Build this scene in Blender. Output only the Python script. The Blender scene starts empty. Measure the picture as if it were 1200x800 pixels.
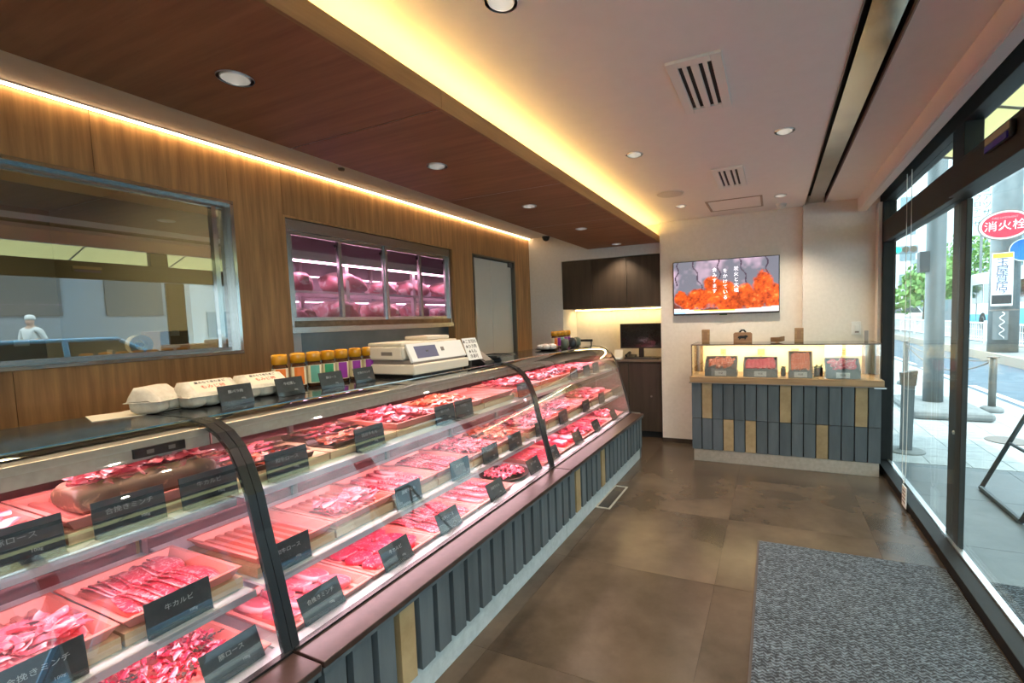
import bpy, bmesh, math, random
import numpy as np
from mathutils import Vector, Matrix

# ------------------------------------------------------------------ camera, world, sun, exposure
SC = bpy.context.scene
COL = SC.collection
rnd = random.Random(11)

cam_data = bpy.data.cameras.new('camera')
cam_data.sensor_fit = 'HORIZONTAL'
cam_data.sensor_width = 36.0
cam_data.lens = 546.3 / 1200 * 36.0
cam_data.shift_x = -62.0 / 1200
cam_data.shift_y = 11.0 / 1200
cam_data.clip_start = 0.05
cam_data.clip_end = 300
cam = bpy.data.objects.new('camera', cam_data)
COL.objects.link(cam)
def cam_matrix(yaw, pitch, roll, loc):
    cy, sy, cp, sp, cr, sr = math.cos(yaw), math.sin(yaw), math.cos(pitch), math.sin(pitch), math.cos(roll), math.sin(roll)
    fwd = Vector((-sy, cy, 0)); right = Vector((cy, sy, 0)); down = Vector((0, 0, -1))
    f2 = cp * fwd + sp * down
    d2 = cp * down - sp * fwd
    r3 = cr * right + sr * d2
    d3 = -sr * right + cr * d2
    m = Matrix((r3, -d3, -f2)).transposed().to_4x4()
    m.translation = Vector(loc)
    return m
cam.matrix_world = cam_matrix(math.radians(24.19), math.radians(3.93), math.radians(1.77), (0, 0, 1.5))
SC.camera = cam

world = bpy.data.worlds.new('sky')
SC.world = world
world.use_nodes = True
bgn = world.node_tree.nodes['Background']
bgn.inputs[0].default_value = (0.72, 0.92, 1.0, 1)
bgn.inputs[1].default_value = 2.4

def add_light(name, kind, loc, energy, color=(1, 1, 1), direction=(0, 0, -1), **kw):
    d = bpy.data.lights.new(name, kind)
    d.energy = energy
    d.color = color
    for k, v in kw.items():
        setattr(d, k, v)
    o = bpy.data.objects.new(name, d)
    COL.objects.link(o)
    o.location = loc
    o.rotation_euler = Vector(direction).to_track_quat('-Z', 'Y').to_euler()
    return o
add_light('sun', 'SUN', (5, -8, 20), 1.3, (1.0, 0.96, 0.9), (-0.25, 0.45, -1.0), angle=0.01)
DOWNLIGHT_W = 33.0          # each ceiling downlight
SOFFIT_W = 19.0             # each soffit downlight
COVE_E = 26.0               # warm LED strips, emission strength
WALL_LED_E = 9.0
CASE_LED_E = 15.5
COUNTER_LED_E = 30.0
NICHE_LED_E = 24.0

SC.view_settings.view_transform = 'Standard'
SC.view_settings.look = 'None'
SC.view_settings.exposure = 1.08
SC.view_settings.gamma = 1.0
SC.view_settings.use_curve_mapping = False
SC.cycles.use_denoising = True
SC.cycles.max_bounces = 8
SC.cycles.diffuse_bounces = 4
SC.cycles.glossy_bounces = 4
SC.cycles.transmission_bounces = 6
SC.cycles.transparent_max_bounces = 24
SC.cycles.caustics_reflective = False
SC.cycles.caustics_refractive = False
SC.cycles.sample_clamp_indirect = 4.0
SC.cycles.use_light_tree = True

# ------------------------------------------------------------------ mesh builder
class MB:
    def __init__(s):
        s.v = []; s.f = []
    def add(s, vs, fs):
        n = len(s.v)
        s.v.extend([tuple(p) for p in vs])
        s.f.extend([tuple(n + i for i in f) for f in fs])
        return s
    def box(s, x0, x1, y0, y1, z0, z1):
        if x0 > x1: x0, x1 = x1, x0
        if y0 > y1: y0, y1 = y1, y0
        if z0 > z1: z0, z1 = z1, z0
        return s.add([(x0,y0,z0),(x1,y0,z0),(x1,y1,z0),(x0,y1,z0),(x0,y0,z1),(x1,y0,z1),(x1,y1,z1),(x0,y1,z1)],
                     [(0,3,2,1),(4,5,6,7),(0,1,5,4),(1,2,6,5),(2,3,7,6),(3,0,4,7)])
    def obox(s, c, size, m=None):
        hx, hy, hz = [a / 2 for a in size]
        pts = [Vector((x, y, z)) for z in (-hz, hz) for x, y in ((-hx,-hy),(hx,-hy),(hx,hy),(-hx,hy))]
        if m is not None: pts = [m @ p for p in pts]
        return s.add([p + Vector(c) for p in pts], [(0,3,2,1),(4,5,6,7),(0,1,5,4),(1,2,6,5),(2,3,7,6),(3,0,4,7)])
    def quad(s, *pts):
        return s.add(pts, [tuple(range(len(pts)))])
    def tube(s, pts, r, n=8, flat=1.0):
        pts = [Vector(p) for p in pts]; rings = []
        for i, p in enumerate(pts):
            a = pts[max(i-1, 0)]; b = pts[min(i+1, len(pts)-1)]
            t = (b - a).normalized()
            u = t.orthogonal().normalized() if i == 0 else (u - t * u.dot(t)).normalized()
            w = t.cross(u)
            rr = r[i] if isinstance(r, (list, tuple)) else r
            rings.append([p + u * (rr * math.cos(2*math.pi*k/n)) + w * (rr * flat * math.sin(2*math.pi*k/n)) for k in range(n)])
        vs = [q for ring in rings for q in ring]
        fs = [(i*n+k, i*n+(k+1)%n, (i+1)*n+(k+1)%n, (i+1)*n+k) for i in range(len(pts)-1) for k in range(n)]
        fs += [tuple(range(n))[::-1], tuple((len(pts)-1)*n+k for k in range(n))]
        return s.add(vs, fs)
    def lathe(s, prof, c=(0,0,0), n=16, caps=True):
        vs = [(c[0]+r*math.cos(2*math.pi*k/n), c[1]+r*math.sin(2*math.pi*k/n), c[2]+z) for r, z in prof for k in range(n)]
        m = len(prof)
        fs = [(i*n+k, i*n+(k+1)%n, (i+1)*n+(k+1)%n, (i+1)*n+k) for i in range(m-1) for k in range(n)]
        if caps: fs += [tuple(range(n))[::-1], tuple((m-1)*n+k for k in range(n))]
        return s.add(vs, fs)
    def prism(s, poly, axis, a, b):
        def P(p, t):
            return {'x': (t, p[0], p[1]), 'y': (p[0], t, p[1]), 'z': (p[0], p[1], t)}[axis]
        n = len(poly)
        vs = [P(p, a) for p in poly] + [P(p, b) for p in poly]
        fs = [tuple(range(n))[::-1], tuple(range(n, 2*n))] + [(i, (i+1)%n, n+(i+1)%n, n+i) for i in range(n)]
        return s.add(vs, fs)
    def grid(s, fn, nu, nv):
        vs = [fn(i/nu, j/nv) for j in range(nv+1) for i in range(nu+1)]
        fs = [(j*(nu+1)+i, j*(nu+1)+i+1, (j+1)*(nu+1)+i+1, (j+1)*(nu+1)+i) for j in range(nv) for i in range(nu)]
        return s.add(vs, fs)
    def mesh(s, name, m=None, smooth=False):
        me = bpy.data.meshes.new(name)
        me.from_pydata(s.v, [], s.f)
        bm = bmesh.new(); bm.from_mesh(me)
        bmesh.ops.recalc_face_normals(bm, faces=bm.faces)
        bm.to_mesh(me); bm.free()
        if smooth: me.polygons.foreach_set('use_smooth', [True]*len(me.polygons))
        if m is not None: me.materials.append(m)
        return me
    def build(s, name, m, parent=None, smooth=False, bevel=0, loc=None, rot=None):
        return put(name, s.mesh(name, m, smooth), parent, loc, rot, bevel)

def put(name, me, parent=None, loc=None, rot=None, bevel=0):
    o = bpy.data.objects.new(name, me)
    COL.objects.link(o)
    if parent: o.parent = parent
    if loc: o.location = loc
    if rot: o.rotation_euler = rot
    if bevel:
        md = o.modifiers.new('edge', 'BEVEL'); md.width = bevel; md.segments = 2; md.limit_method = 'ANGLE'; md.angle_limit = 0.6
    return o
def thing(name, label, cat, loc=(0, 0, 0), rz=0, group=None):
    o = bpy.data.objects.new(name, None); COL.objects.link(o)
    o.empty_display_size = 0.05
    o.location = loc; o.rotation_euler = (0, 0, rz)
    return tag(o, label, cat, group)
def tag(o, label, cat, group=None, kind=None):
    o['label'] = label; o['category'] = cat
    if group: o['group'] = group
    if kind: o['kind'] = kind
    return o
def struct(o, label=None):
    o['kind'] = 'structure'
    if label: o['label'] = label
    return o
def sroot(name, label=None):
    o = bpy.data.objects.new(name, None); COL.objects.link(o)
    return struct(o, label)
def dup(src, loc, rz=None, label=None):
    r = src.copy(); COL.objects.link(r); r.location = loc
    if rz is not None: r.rotation_euler = (0, 0, rz)
    if label: r['label'] = label
    for ch in src.children:
        c = ch.copy(); COL.objects.link(c); c.parent = r
        for g in ch.children:
            d = g.copy(); COL.objects.link(d); d.parent = c
    return r
def text(body, size, m, parent=None, loc=(0,0,0), rot=(0,0,0), ext=0.0004, align='CENTER', name='lettering', space=1.0, data=None, bold=0.0):
    if data is None:
        data = bpy.data.curves.new(name, 'FONT')
        data.body = body; data.size = size; data.extrude = ext
        data.align_x = align; data.align_y = 'CENTER'; data.resolution_u = 2
        data.space_line = space; data.offset = bold
        data.materials.append(m)
        tmp = bpy.data.objects.new(name, data)
        me = bpy.data.meshes.new_from_object(tmp)
        bpy.data.objects.remove(tmp); bpy.data.curves.remove(data); data = me
    o = bpy.data.objects.new(name, data); COL.objects.link(o)
    if parent: o.parent = parent
    o.location = loc; o.rotation_euler = rot
    return o
def holed(name, m, x0, x1, y0, y1, z, holes, parent=None, up=False):
    """flat board sheet at height z with round (x,y,r) or rectangular (x0,x1,y0,y1) openings"""
    bm = bmesh.new(); edges = []
    def loop(pts):
        vs = [bm.verts.new((p[0], p[1], z)) for p in pts]
        for i in range(len(vs)): edges.append(bm.edges.new((vs[i], vs[(i+1) % len(vs)])))
    loop([(x0,y0),(x1,y0),(x1,y1),(x0,y1)])
    for h in holes:
        if len(h) == 3: loop([(h[0]+h[2]*math.cos(k*math.pi/10), h[1]+h[2]*math.sin(k*math.pi/10)) for k in range(20)])
        else: loop([(h[0],h[2]),(h[1],h[2]),(h[1],h[3]),(h[0],h[3])])
    bmesh.ops.triangle_fill(bm, edges=edges, use_beauty=True, normal=(0, 0, 1 if up else -1))
    me = bpy.data.meshes.new(name); bm.to_mesh(me); bm.free()
    me.materials.append(m)
    return put(name, me, parent)

# ------------------------------------------------------------------ materials
def _nt(name):
    m = bpy.data.materials.new(name); m.use_nodes = True
    return m, m.node_tree.nodes, m.node_tree.links, m.node_tree.nodes['Principled BSDF']
def mat(name, c1, c2=None, rough=0.5, metal=0.0, ns=6.0, stretch=(1, 1, 1), detail=4.0, bump=0.0, coat=0.0, spec=0.5,
        rand=0.0, emit=None, estr=0.0, lo=0.35, hi=0.65, sss=0.0, rough2=None):
    m, N, L, b = _nt(name)
    b.inputs['Roughness'].default_value = rough
    b.inputs['Metallic'].default_value = metal
    b.inputs['Specular IOR Level'].default_value = spec
    if coat: b.inputs['Coat Weight'].default_value = coat; b.inputs['Coat Roughness'].default_value = 0.12
    if sss:
        b.inputs['Subsurface Weight'].default_value = sss; b.inputs['Subsurface Radius'].default_value = (0.01, 0.004, 0.003)
    out = None
    if c2 is not None or bump:
        tc = N.new('ShaderNodeTexCoord'); mp = N.new('ShaderNodeMapping'); nz = N.new('ShaderNodeTexNoise')
        mp.inputs['Scale'].default_value = stretch
        nz.inputs['Scale'].default_value = ns; nz.inputs['Detail'].default_value = detail; nz.inputs['Roughness'].default_value = 0.6
        L.new(tc.outputs['Object'], mp.inputs['Vector'])
        if rand:
            oi = N.new('ShaderNodeObjectInfo'); ad = N.new('ShaderNodeVectorMath'); ad.operation = 'ADD'
            sc = N.new('ShaderNodeVectorMath'); sc.operation = 'SCALE'; sc.inputs['Scale'].default_value = 17.0
            cb = N.new('ShaderNodeCombineXYZ')
            for k in 'XYZ': L.new(oi.outputs['Random'], cb.inputs[k])
            L.new(cb.outputs[0], sc.inputs[0]); L.new(mp.outputs[0], ad.inputs[0]); L.new(sc.outputs[0], ad.inputs[1])
            L.new(ad.outputs[0], nz.inputs['Vector'])
        else:
            L.new(mp.outputs[0], nz.inputs['Vector'])
        if c2 is not None:
            cr = N.new('ShaderNodeValToRGB')
            cr.color_ramp.elements[0].position = lo; cr.color_ramp.elements[1].position = hi
            cr.color_ramp.elements[0].color = (*c1, 1); cr.color_ramp.elements[1].color = (*c2, 1)
            L.new(nz.outputs['Fac'], cr.inputs[0]); out = cr.outputs[0]
            if rough2 is not None:
                mr = N.new('ShaderNodeMapRange'); mr.inputs['From Min'].default_value = lo; mr.inputs['From Max'].default_value = hi
                mr.inputs['To Min'].default_value = rough; mr.inputs['To Max'].default_value = rough2
                L.new(nz.outputs['Fac'], mr.inputs['Value']); L.new(mr.outputs[0], b.inputs['Roughness'])
        if bump:
            bp = N.new('ShaderNodeBump'); bp.inputs['Strength'].default_value = bump; bp.inputs['Distance'].default_value = 0.01
            L.new(nz.outputs['Fac'], bp.inputs['Height']); L.new(bp.outputs[0], b.inputs['Normal'])
    if out is None:
        b.inputs['Base Color'].default_value = (*c1, 1)
    else:
        if rand:
            oi2 = N.new('ShaderNodeObjectInfo'); hs = N.new('ShaderNodeHueSaturation'); mr2 = N.new('ShaderNodeMapRange')
            mr2.inputs['To Min'].default_value = 1 - rand; mr2.inputs['To Max'].default_value = 1 + rand
            L.new(oi2.outputs['Random'], mr2.inputs['Value']); L.new(mr2.outputs[0], hs.inputs['Value'])
            L.new(out, hs.inputs['Color']); out = hs.outputs[0]
        L.new(out, b.inputs['Base Color'])
    if emit is not None:
        b.inputs['Emission Color'].default_value = (*emit, 1); b.inputs['Emission Strength'].default_value = estr
    return m
def glow(name, c, s):
    m, N, L, b = _nt(name)
    N.remove(b); e = N.new('ShaderNodeEmission'); e.inputs[0].default_value = (*c, 1); e.inputs[1].default_value = s
    L.new(e.outputs[0], N['Material Output'].inputs[0]); return m
def glass(name, tint=(1, 1, 1), refl=1.0, base=0.0, rough=0.0):
    """thin pane: clear transmission with a Fresnel mirror on top"""
    m, N, L, b = _nt(name); N.remove(b)
    t = N.new('ShaderNodeBsdfTransparent'); t.inputs[0].default_value = (*tint, 1)
    g = N.new('ShaderNodeBsdfGlossy'); g.inputs['Roughness'].default_value = rough
    lw = N.new('ShaderNodeLayerWeight'); lw.inputs['Blend'].default_value = 0.5
    pw_ = N.new('ShaderNodeMath'); pw_.operation = 'POWER'; pw_.inputs[1].default_value = 5.0
    L.new(lw.outputs['Facing'], pw_.inputs[0])
    fr = N.new('ShaderNodeMath'); fr.operation = 'MULTIPLY_ADD'; fr.inputs[1].default_value = 0.96; fr.inputs[2].default_value = 0.04
    L.new(pw_.outputs[0], fr.inputs[0])
    ma = N.new('ShaderNodeMath'); ma.operation = 'MULTIPLY_ADD'; ma.use_clamp = True
    ma.inputs[1].default_value = refl; ma.inputs[2].default_value = base
    mx = N.new('ShaderNodeMixShader')
    L.new(fr.outputs[0], ma.inputs[0]); L.new(ma.outputs[0], mx.inputs[0]); L.new(t.outputs[0], mx.inputs[1]); L.new(g.outputs[0], mx.inputs[2])
    L.new(mx.outputs[0], N['Material Output'].inputs[0]); return m

def fatmat(name, lean, lean2, fat, marb=60.0, thr=0.58, coat=0.5, rough=0.35):
    """meat: lean colour with white marbling, plus a 'fat' vertex attribute for the fat rim"""
    m, N, L, b = _nt(name)
    tc = N.new('ShaderNodeTexCoord'); oi = N.new('ShaderNodeObjectInfo'); cb = N.new('ShaderNodeVectorMath'); cb.operation = 'ADD'
    sc = N.new('ShaderNodeMath'); sc.operation = 'MULTIPLY'; sc.inputs[1].default_value = 9.0
    L.new(oi.outputs['Random'], sc.inputs[0]); L.new(tc.outputs['Object'], cb.inputs[0]); L.new(sc.outputs[0], cb.inputs[1])
    n1 = N.new('ShaderNodeTexNoise'); n1.inputs['Scale'].default_value = 22.0; n1.inputs['Detail'].default_value = 2
    n2 = N.new('ShaderNodeTexNoise'); n2.inputs['Scale'].default_value = marb; n2.inputs['Detail'].default_value = 5; n2.inputs['Distortion'].default_value = 1.2
    L.new(cb.outputs[0], n1.inputs['Vector']); L.new(cb.outputs[0], n2.inputs['Vector'])
    mx = N.new('ShaderNodeMix'); mx.data_type = 'RGBA'
    mx.inputs[6].default_value = (*lean, 1); mx.inputs[7].default_value = (*lean2, 1); L.new(n1.outputs['Fac'], mx.inputs[0])
    st = N.new('ShaderNodeMapRange'); st.inputs['From Min'].default_value = thr; st.inputs['From Max'].default_value = thr + 0.1
    L.new(n2.outputs['Fac'], st.inputs['Value'])
    at = N.new('ShaderNodeAttribute'); at.attribute_name = 'fat'
    mxx = N.new('ShaderNodeMath'); mxx.operation = 'MAXIMUM'; L.new(st.outputs[0], mxx.inputs[0]); L.new(at.outputs['Fac'], mxx.inputs[1])
    m2 = N.new('ShaderNodeMix'); m2.data_type = 'RGBA'; m2.inputs[7].default_value = (*fat, 1)
    L.new(mxx.outputs[0], m2.inputs[0]); L.new(mx.outputs[2], m2.inputs[6]); L.new(m2.outputs[2], b.inputs['Base Color'])
    bp = N.new('ShaderNodeBump'); bp.inputs['Strength'].default_value = 0.35; bp.inputs['Distance'].default_value = 0.004
    L.new(n2.outputs['Fac'], bp.inputs['Height']); L.new(bp.outputs[0], b.inputs['Normal'])
    b.inputs['Roughness'].default_value = rough; b.inputs['Coat Weight'].default_value = coat; b.inputs['Coat Roughness'].default_value = 0.15
    return m

M = dict(
    plaster=mat('plaster', (0.74, 0.69, 0.62), (0.79, 0.74, 0.67), rough=0.85, ns=30, bump=0.05),
    ceil=mat('ceiling paint', (0.85, 0.81, 0.785), (0.87, 0.83, 0.805), rough=0.9, ns=12),
    cream=mat('cream paint', (0.82, 0.76, 0.66), rough=0.7),
    wood=mat('wall veneer', (0.36, 0.175, 0.062), (0.68, 0.36, 0.138), rough=0.5, ns=5, stretch=(6, 6, 0.35), detail=7, rand=0.14, bump=0.06, lo=0.3, hi=0.72),
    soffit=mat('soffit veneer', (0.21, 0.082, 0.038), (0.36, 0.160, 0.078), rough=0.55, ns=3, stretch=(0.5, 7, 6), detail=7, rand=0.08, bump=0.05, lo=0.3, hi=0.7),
    fascia=mat('fascia veneer', (0.27, 0.14, 0.055), (0.38, 0.21, 0.09), rough=0.5, ns=4, stretch=(6, 0.5, 6), detail=6),
    oak=mat('oak', (0.28, 0.165, 0.08), (0.40, 0.25, 0.13), rough=0.5, ns=6, stretch=(0.4, 6, 6), detail=6, bump=0.04),
    riser=mat('pale wood', (0.46, 0.31, 0.18), (0.58, 0.42, 0.27), rough=0.6, ns=8, stretch=(4, 0.5, 4), detail=5, rand=0.06),
    darkcab=mat('dark laminate', (0.040, 0.028, 0.019), (0.060, 0.042, 0.028), rough=0.45, ns=4, stretch=(5, 5, 0.4)),
    floor=mat('stone floor tile', (0.026, 0.019, 0.0135), (0.105, 0.078, 0.056), rough=0.26, ns=1.5, detail=6, rand=0.05, lo=0.3, hi=0.72, spec=0.35),
    grout=mat('grout', (0.045, 0.035, 0.027), rough=0.8),
    slate=mat('blue grey plank', (0.055, 0.070, 0.081), (0.095, 0.115, 0.127), rough=0.6, ns=5, stretch=(3, 3, 0.5), detail=7, rand=0.16, bump=0.1, lo=0.25, hi=0.75),
    ochre=mat('ochre plank', (0.25, 0.175, 0.085), (0.34, 0.25, 0.135), rough=0.65, ns=9, detail=8, rand=0.08, bump=0.1),
    shadow=mat('black backing', (0.012, 0.012, 0.013), rough=0.7),
    steel=mat('brushed steel', (0.36, 0.36, 0.35), (0.46, 0.46, 0.45), rough=0.25, metal=1, ns=4, stretch=(1, 30, 30)),
    steelv=mat('polished steel', (0.55, 0.55, 0.53), rough=0.14, metal=1),
    kick=mat('steel kick plate', (0.42, 0.48, 0.50), (0.52, 0.58, 0.60), rough=0.35, metal=0.15, ns=3, stretch=(1, 10, 10)),
    kick2=mat('taupe kick plate', (0.40, 0.35, 0.29), (0.48, 0.42, 0.35), rough=0.4, metal=0.5, ns=3, stretch=(10, 1, 10)),
    alu=mat('aluminium', (0.80, 0.82, 0.83), rough=0.3, metal=0.9),
    ledge=mat('brown stone ledge', (0.026, 0.014, 0.011), (0.042, 0.024, 0.020), rough=0.32, ns=25, detail=8),
    black=mat('black plastic', (0.012, 0.012, 0.013), rough=0.35),
    blackmetal=mat('black window frame', (0.007, 0.007, 0.0075), (0.011, 0.011, 0.011), spec=0.25, rough=0.55, ns=8),
    greymetal=mat('grey door post', (0.030, 0.033, 0.032), (0.04, 0.043, 0.042), rough=0.5, spec=0.3, ns=6),
    rib=mat('black glass seal', (0.015, 0.016, 0.018), rough=0.25),
    granite=mat('polished black top', (0.016, 0.016, 0.017), (0.03, 0.03, 0.03), rough=0.1, ns=80, coat=0.3),
    white=mat('white plastic', (0.80, 0.79, 0.76), rough=0.4),
    offwhite=mat('ivory plastic', (0.74, 0.66, 0.54), rough=0.45),
    midgrey=mat('grey plastic', (0.20, 0.17, 0.15), rough=0.5),
    hood=mat('beige light canopy', (0.36, 0.33, 0.28), (0.42, 0.39, 0.34), rough=0.35, ns=4, stretch=(1, 12, 12)),
    chrome=mat('chrome reflector', (0.85, 0.85, 0.85), rough=0.3, metal=0.5),
    paper=mat('cream paper', (0.78, 0.70, 0.56), rough=0.7),
    card=mat('black price card', (0.025, 0.028, 0.032), (0.045, 0.048, 0.052), rough=0.3, ns=18, coat=0.2),
    chalk=mat('white print', (0.34, 0.36, 0.37), rough=0.6),
    clear=glass('clear acrylic', (0.97, 0.98, 0.98), 1.0, 0.02),
    caseglass=glass('case glass', (0.97, 0.99, 0.985), 2.4, 0.055),
    winglass=glass('shop window glass', (0.95, 0.985, 0.985), 0.45, 0.0),
    mirrorglass=glass('kitchen window glass', (0.80, 0.78, 0.66), 2.0, 0.30),
    coldglass=glass('cold store glass', (0.92, 0.92, 0.92), 1.0, 0.0),
    traypink=mat('salmon plastic tray', (0.86, 0.29, 0.25), rough=0.35, coat=0.15),
    darktray=mat('dark foam tray', (0.05, 0.028, 0.02), rough=0.4),
    film=glass('cling film', (1, 1, 1), 2.5, 0.04, 0.08),
    card_board=mat('cardboard', (0.36, 0.24, 0.13), (0.42, 0.29, 0.17), rough=0.8, ns=12),
    asphalt=mat('asphalt', (0.085, 0.12, 0.155), (0.12, 0.16, 0.195), rough=0.85, ns=3, detail=9),
    paver=mat('pale paver', (0.40, 0.42, 0.42), (0.50, 0.52, 0.52), rough=0.8, ns=10, detail=6, rand=0.07),
    concrete=mat('concrete', (0.22, 0.23, 0.225), (0.29, 0.30, 0.295), rough=0.85, ns=8, detail=7),
    leaf=mat('tree leaf', (0.10, 0.24, 0.05), (0.22, 0.40, 0.10), rough=0.6, ns=1.2),
    bark=mat('tree bark', (0.12, 0.09, 0.06), (0.18, 0.14, 0.1), rough=0.9, ns=10),
    lean=fatmat('red meat', (0.58, 0.018, 0.06), (0.74, 0.05, 0.11), (0.92, 0.46, 0.50)),
    pork=fatmat('pink meat', (0.76, 0.09, 0.15), (0.84, 0.17, 0.23), (0.94, 0.48, 0.51), marb=40, thr=0.56),
    marbled=fatmat('marbled meat', (0.64, 0.028, 0.075), (0.76, 0.07, 0.125), (0.94, 0.42, 0.46), marb=75, thr=0.5),
    dark=fatmat('browned meat', (0.055, 0.022, 0.012), (0.20, 0.095, 0.055), (0.40, 0.24, 0.16), marb=26, thr=0.56, coat=0.1, rough=0.55),
    orange=fatmat('orange seasoned meat', (0.75, 0.13, 0.06), (0.82, 0.22, 0.11), (0.92, 0.55, 0.42), marb=50, thr=0.58),
    joint=fatmat('pale meat joint', (0.72, 0.22, 0.28), (0.85, 0.42, 0.46), (0.95, 0.78, 0.78), marb=9, thr=0.52),
    herb=mat('dark herb flakes', (0.05, 0.03, 0.02), rough=0.7),
)
# ------------------------------------------------------------------ the room shell
XW, XS, YB, YA, ZC = -3.0, 0.97, 5.485, 5.6, 2.58
Y0 = -1.9                                              # rear end of the shop, behind the camera
rx90 = (math.pi/2, 0, 0)

fl = struct(MB().box(-3.1, 1.0, Y0, 6.1, -0.12, -0.006).build('floor', M['grout']))
ys = [-1.9, -1.0, -0.1, 0.8, 1.7, 2.6, 3.5, 4.4, 5.3, 6.1]
xs = [-3.0, -2.1, -1.2, -0.3, 0.6, 1.0]
for i in range(len(xs)-1):
    for j in range(len(ys)-1):
        MB().box(xs[i]+.0007, xs[i+1]-.0007, ys[j]+.0007, ys[j+1]-.0007, -0.006, 0).build('floor_tile', M['floor'], fl)

# ceiling board with openings for lamps and for the shutter slot
CL = [(-0.845, 1.441), (-0.85, 3.122), (-0.84, 4.785), (0.06, 1.45), (0.06, 3.172), (0.055, 4.862), (-0.845, -0.2), (0.06, -0.2)]
slot = (0.29, 0.465, Y0 + .02, 5.40)
ce = struct(holed('ceiling', M['ceil'], -3.1, 1.06, Y0, 6.1, ZC, [(x, y, .047) for x, y in CL] + [slot]))
struct(MB().box(-3.1, 1.06, Y0, 6.1, 2.74, 2.9).build('ceiling_slab', M['concrete'], ce))
# shutter slot: dark pocket with a steel plate between two black gaps
sp = struct(sroot('trim_1', 'steel shutter plate in a ceiling slot with black gaps'))
MB().box(.28, .475, Y0, 5.41, 2.66, 2.68).box(.28, .289, Y0, 5.41, ZC+.002, 2.66).box(.466, .475, Y0, 5.41, ZC+.002, 2.66).build('slot_pocket', M['shadow'], sp)
MB().box(.318, .436, Y0, 5.40, 2.585, 2.60).build('shutter_plate', mat('worn steel plate', (0.42, 0.37, 0.31), (0.60, 0.54, 0.46), rough=0.10, rough2=0.25, metal=1, ns=3, detail=8), sp)
MB().box(.287, .292, Y0, 5.40, 2.574, 2.60).box(.463, .468, Y0, 5.40, 2.574, 2.60).build('slot_edge', M['midgrey'], sp)

# back of the shop (behind the camera) and back walls
struct(MB().box(-3.1, 1.0, Y0-.1, Y0, 0, 2.74).build('wall_rear', M['plaster']))
struct(MB().box(-1.212, 0.272, YB, YA+.55, 0, 2.74).build('wall_back', M['plaster']))
struct(MB().box(-1.212, 0.272, YB-.012, YB, 0, 0.05).build('baseboard_back', M['darkcab']))
struct(MB().box(0.272, 0.935, 5.40, 6.15, 0, 2.74).build('wall_pillar', M['plaster']))
# office alcove: wall left of the niche, wall above, niche sides and back
wo = MB().box(-3.1, -2.525, YA, 6.15, 0, 2.74).box(-2.525, -1.212, YA, 6.15, 2.245, 2.74).box(-2.525, -1.212, 6.05, 6.15, 0, 2.245)
struct(wo.build('wall_office', M['plaster']))

# left wall: backing around openings and veneer panels
bk = MB()
for a, b, z0, z1 in [(Y0, -0.6, 0, 2.74), (-0.6, 1.80, 0, 1.36), (-0.6, 1.80, 2.255, 2.74), (1.80, 2.15, 0, 2.74), (2.15, 3.95, 0, 0.88), (2.15, 3.95, 2.24, 2.74),
                     (3.95, 4.30, 0, 2.74), (4.30, 5.19, 2.235, 2.74), (5.19, 5.6, 0, 2.74)]:
    bk.box(-3.10, -3.014, a, b, z0, z1)
wl = struct(bk.build('wall_left', M['shadow']))
top = 2.566
pan = [(Y0, -1.3, 0, top), (-1.3, -0.6, 0, top), (-0.6, 0.3, 2.262, top), (0.3, 1.19, 2.262, top), (1.19, 1.80, 2.262, top),
       (-0.6, 0.0, 0, 1.352), (0.0, 0.853, 0, 1.352), (0.853, 1.80, 0, 1.352), (1.80, 2.14, 0, top),
       (2.14, 2.74, 2.255, top), (2.74, 3.35, 2.255, top), (3.35, 3.955, 2.255, top), (2.14, 3.04, 0, .88), (3.04, 3.955, 0, .88),
       (3.955, 4.29, 0, top), (4.29, 5.205, 2.245, top), (5.205, 5.6, 0, top)]
for a, b, z0, z1 in pan:
    MB().box(-3.014, XW, a+.0012, b-.0012, z0+.001, z1).build('wall_panel', M['wood'], wl)
# wood return lining the cold-store opening
MB().box(-3.10, -3.0, 2.14, 2.152, .88, 2.255).box(-3.10, -3.0, 3.943, 3.955, .88, 2.255).box(-3.10, -3.0, 2.14, 3.955, 2.243, 2.255).build('opening_lining', M['wood'], wl)
# LED slot at the head of the left wall
led = thing('wall_wash_light', 'thin warm LED line along the top of the wood wall', 'light', (-2.99, 1.8, 2.57))
MB().box(-.01, .022, -3.7, 3.80, 0.004, .01).build('light_channel', M['alu'], led)
MB().box(-.001, .013, -3.69, 3.79, -.003, .004).build('diffuser', glow('wall LED', (1.0, 0.72, 0.40), WALL_LED_E), led)

# kitchen behind window_1 and cold store behind window_2 (dark rooms)
km_ = mat('kitchen wall', (0.36, 0.33, 0.25), rough=0.8); cm_ = mat('cold store panel', (0.44, 0.38, 0.40), rough=0.6)
for nm, bx, m_ in (('wall_kitchen_back', (-6.0, -5.9, Y0, 2.06, 0, 2.6), km_), ('wall_kitchen_near', (-6, -3.1, Y0-.1, Y0, 0, 2.6), km_), ('wall_kitchen_far', (-6, -3.1, 2.0, 2.1, 0, 2.6), km_), ('ceiling_kitchen', (-6, -3.1, Y0, 2.1, 2.6, 2.74), km_), ('floor_kitchen', (-6, -3.1, Y0, 2.1, -.1, 0), km_),
                   ('wall_coldstore_back', (-4.45, -4.35, 2.1, 6.1, 0, 2.5), cm_), ('wall_coldstore_near', (-4.35, -3.1, 2.10, 2.14, 0, 2.5), cm_), ('wall_coldstore_far', (-4.35, -3.1, 6.0, 6.1, 0, 2.5), cm_), ('ceiling_coldstore', (-4.45, -3.1, 2.1, 6.1, 2.5, 2.6), cm_), ('floor_coldstore', (-4.35, -3.1, 2.14, 6.0, .76, .86), cm_)):
    struct(MB().box(*bx).build(nm, m_))
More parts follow.
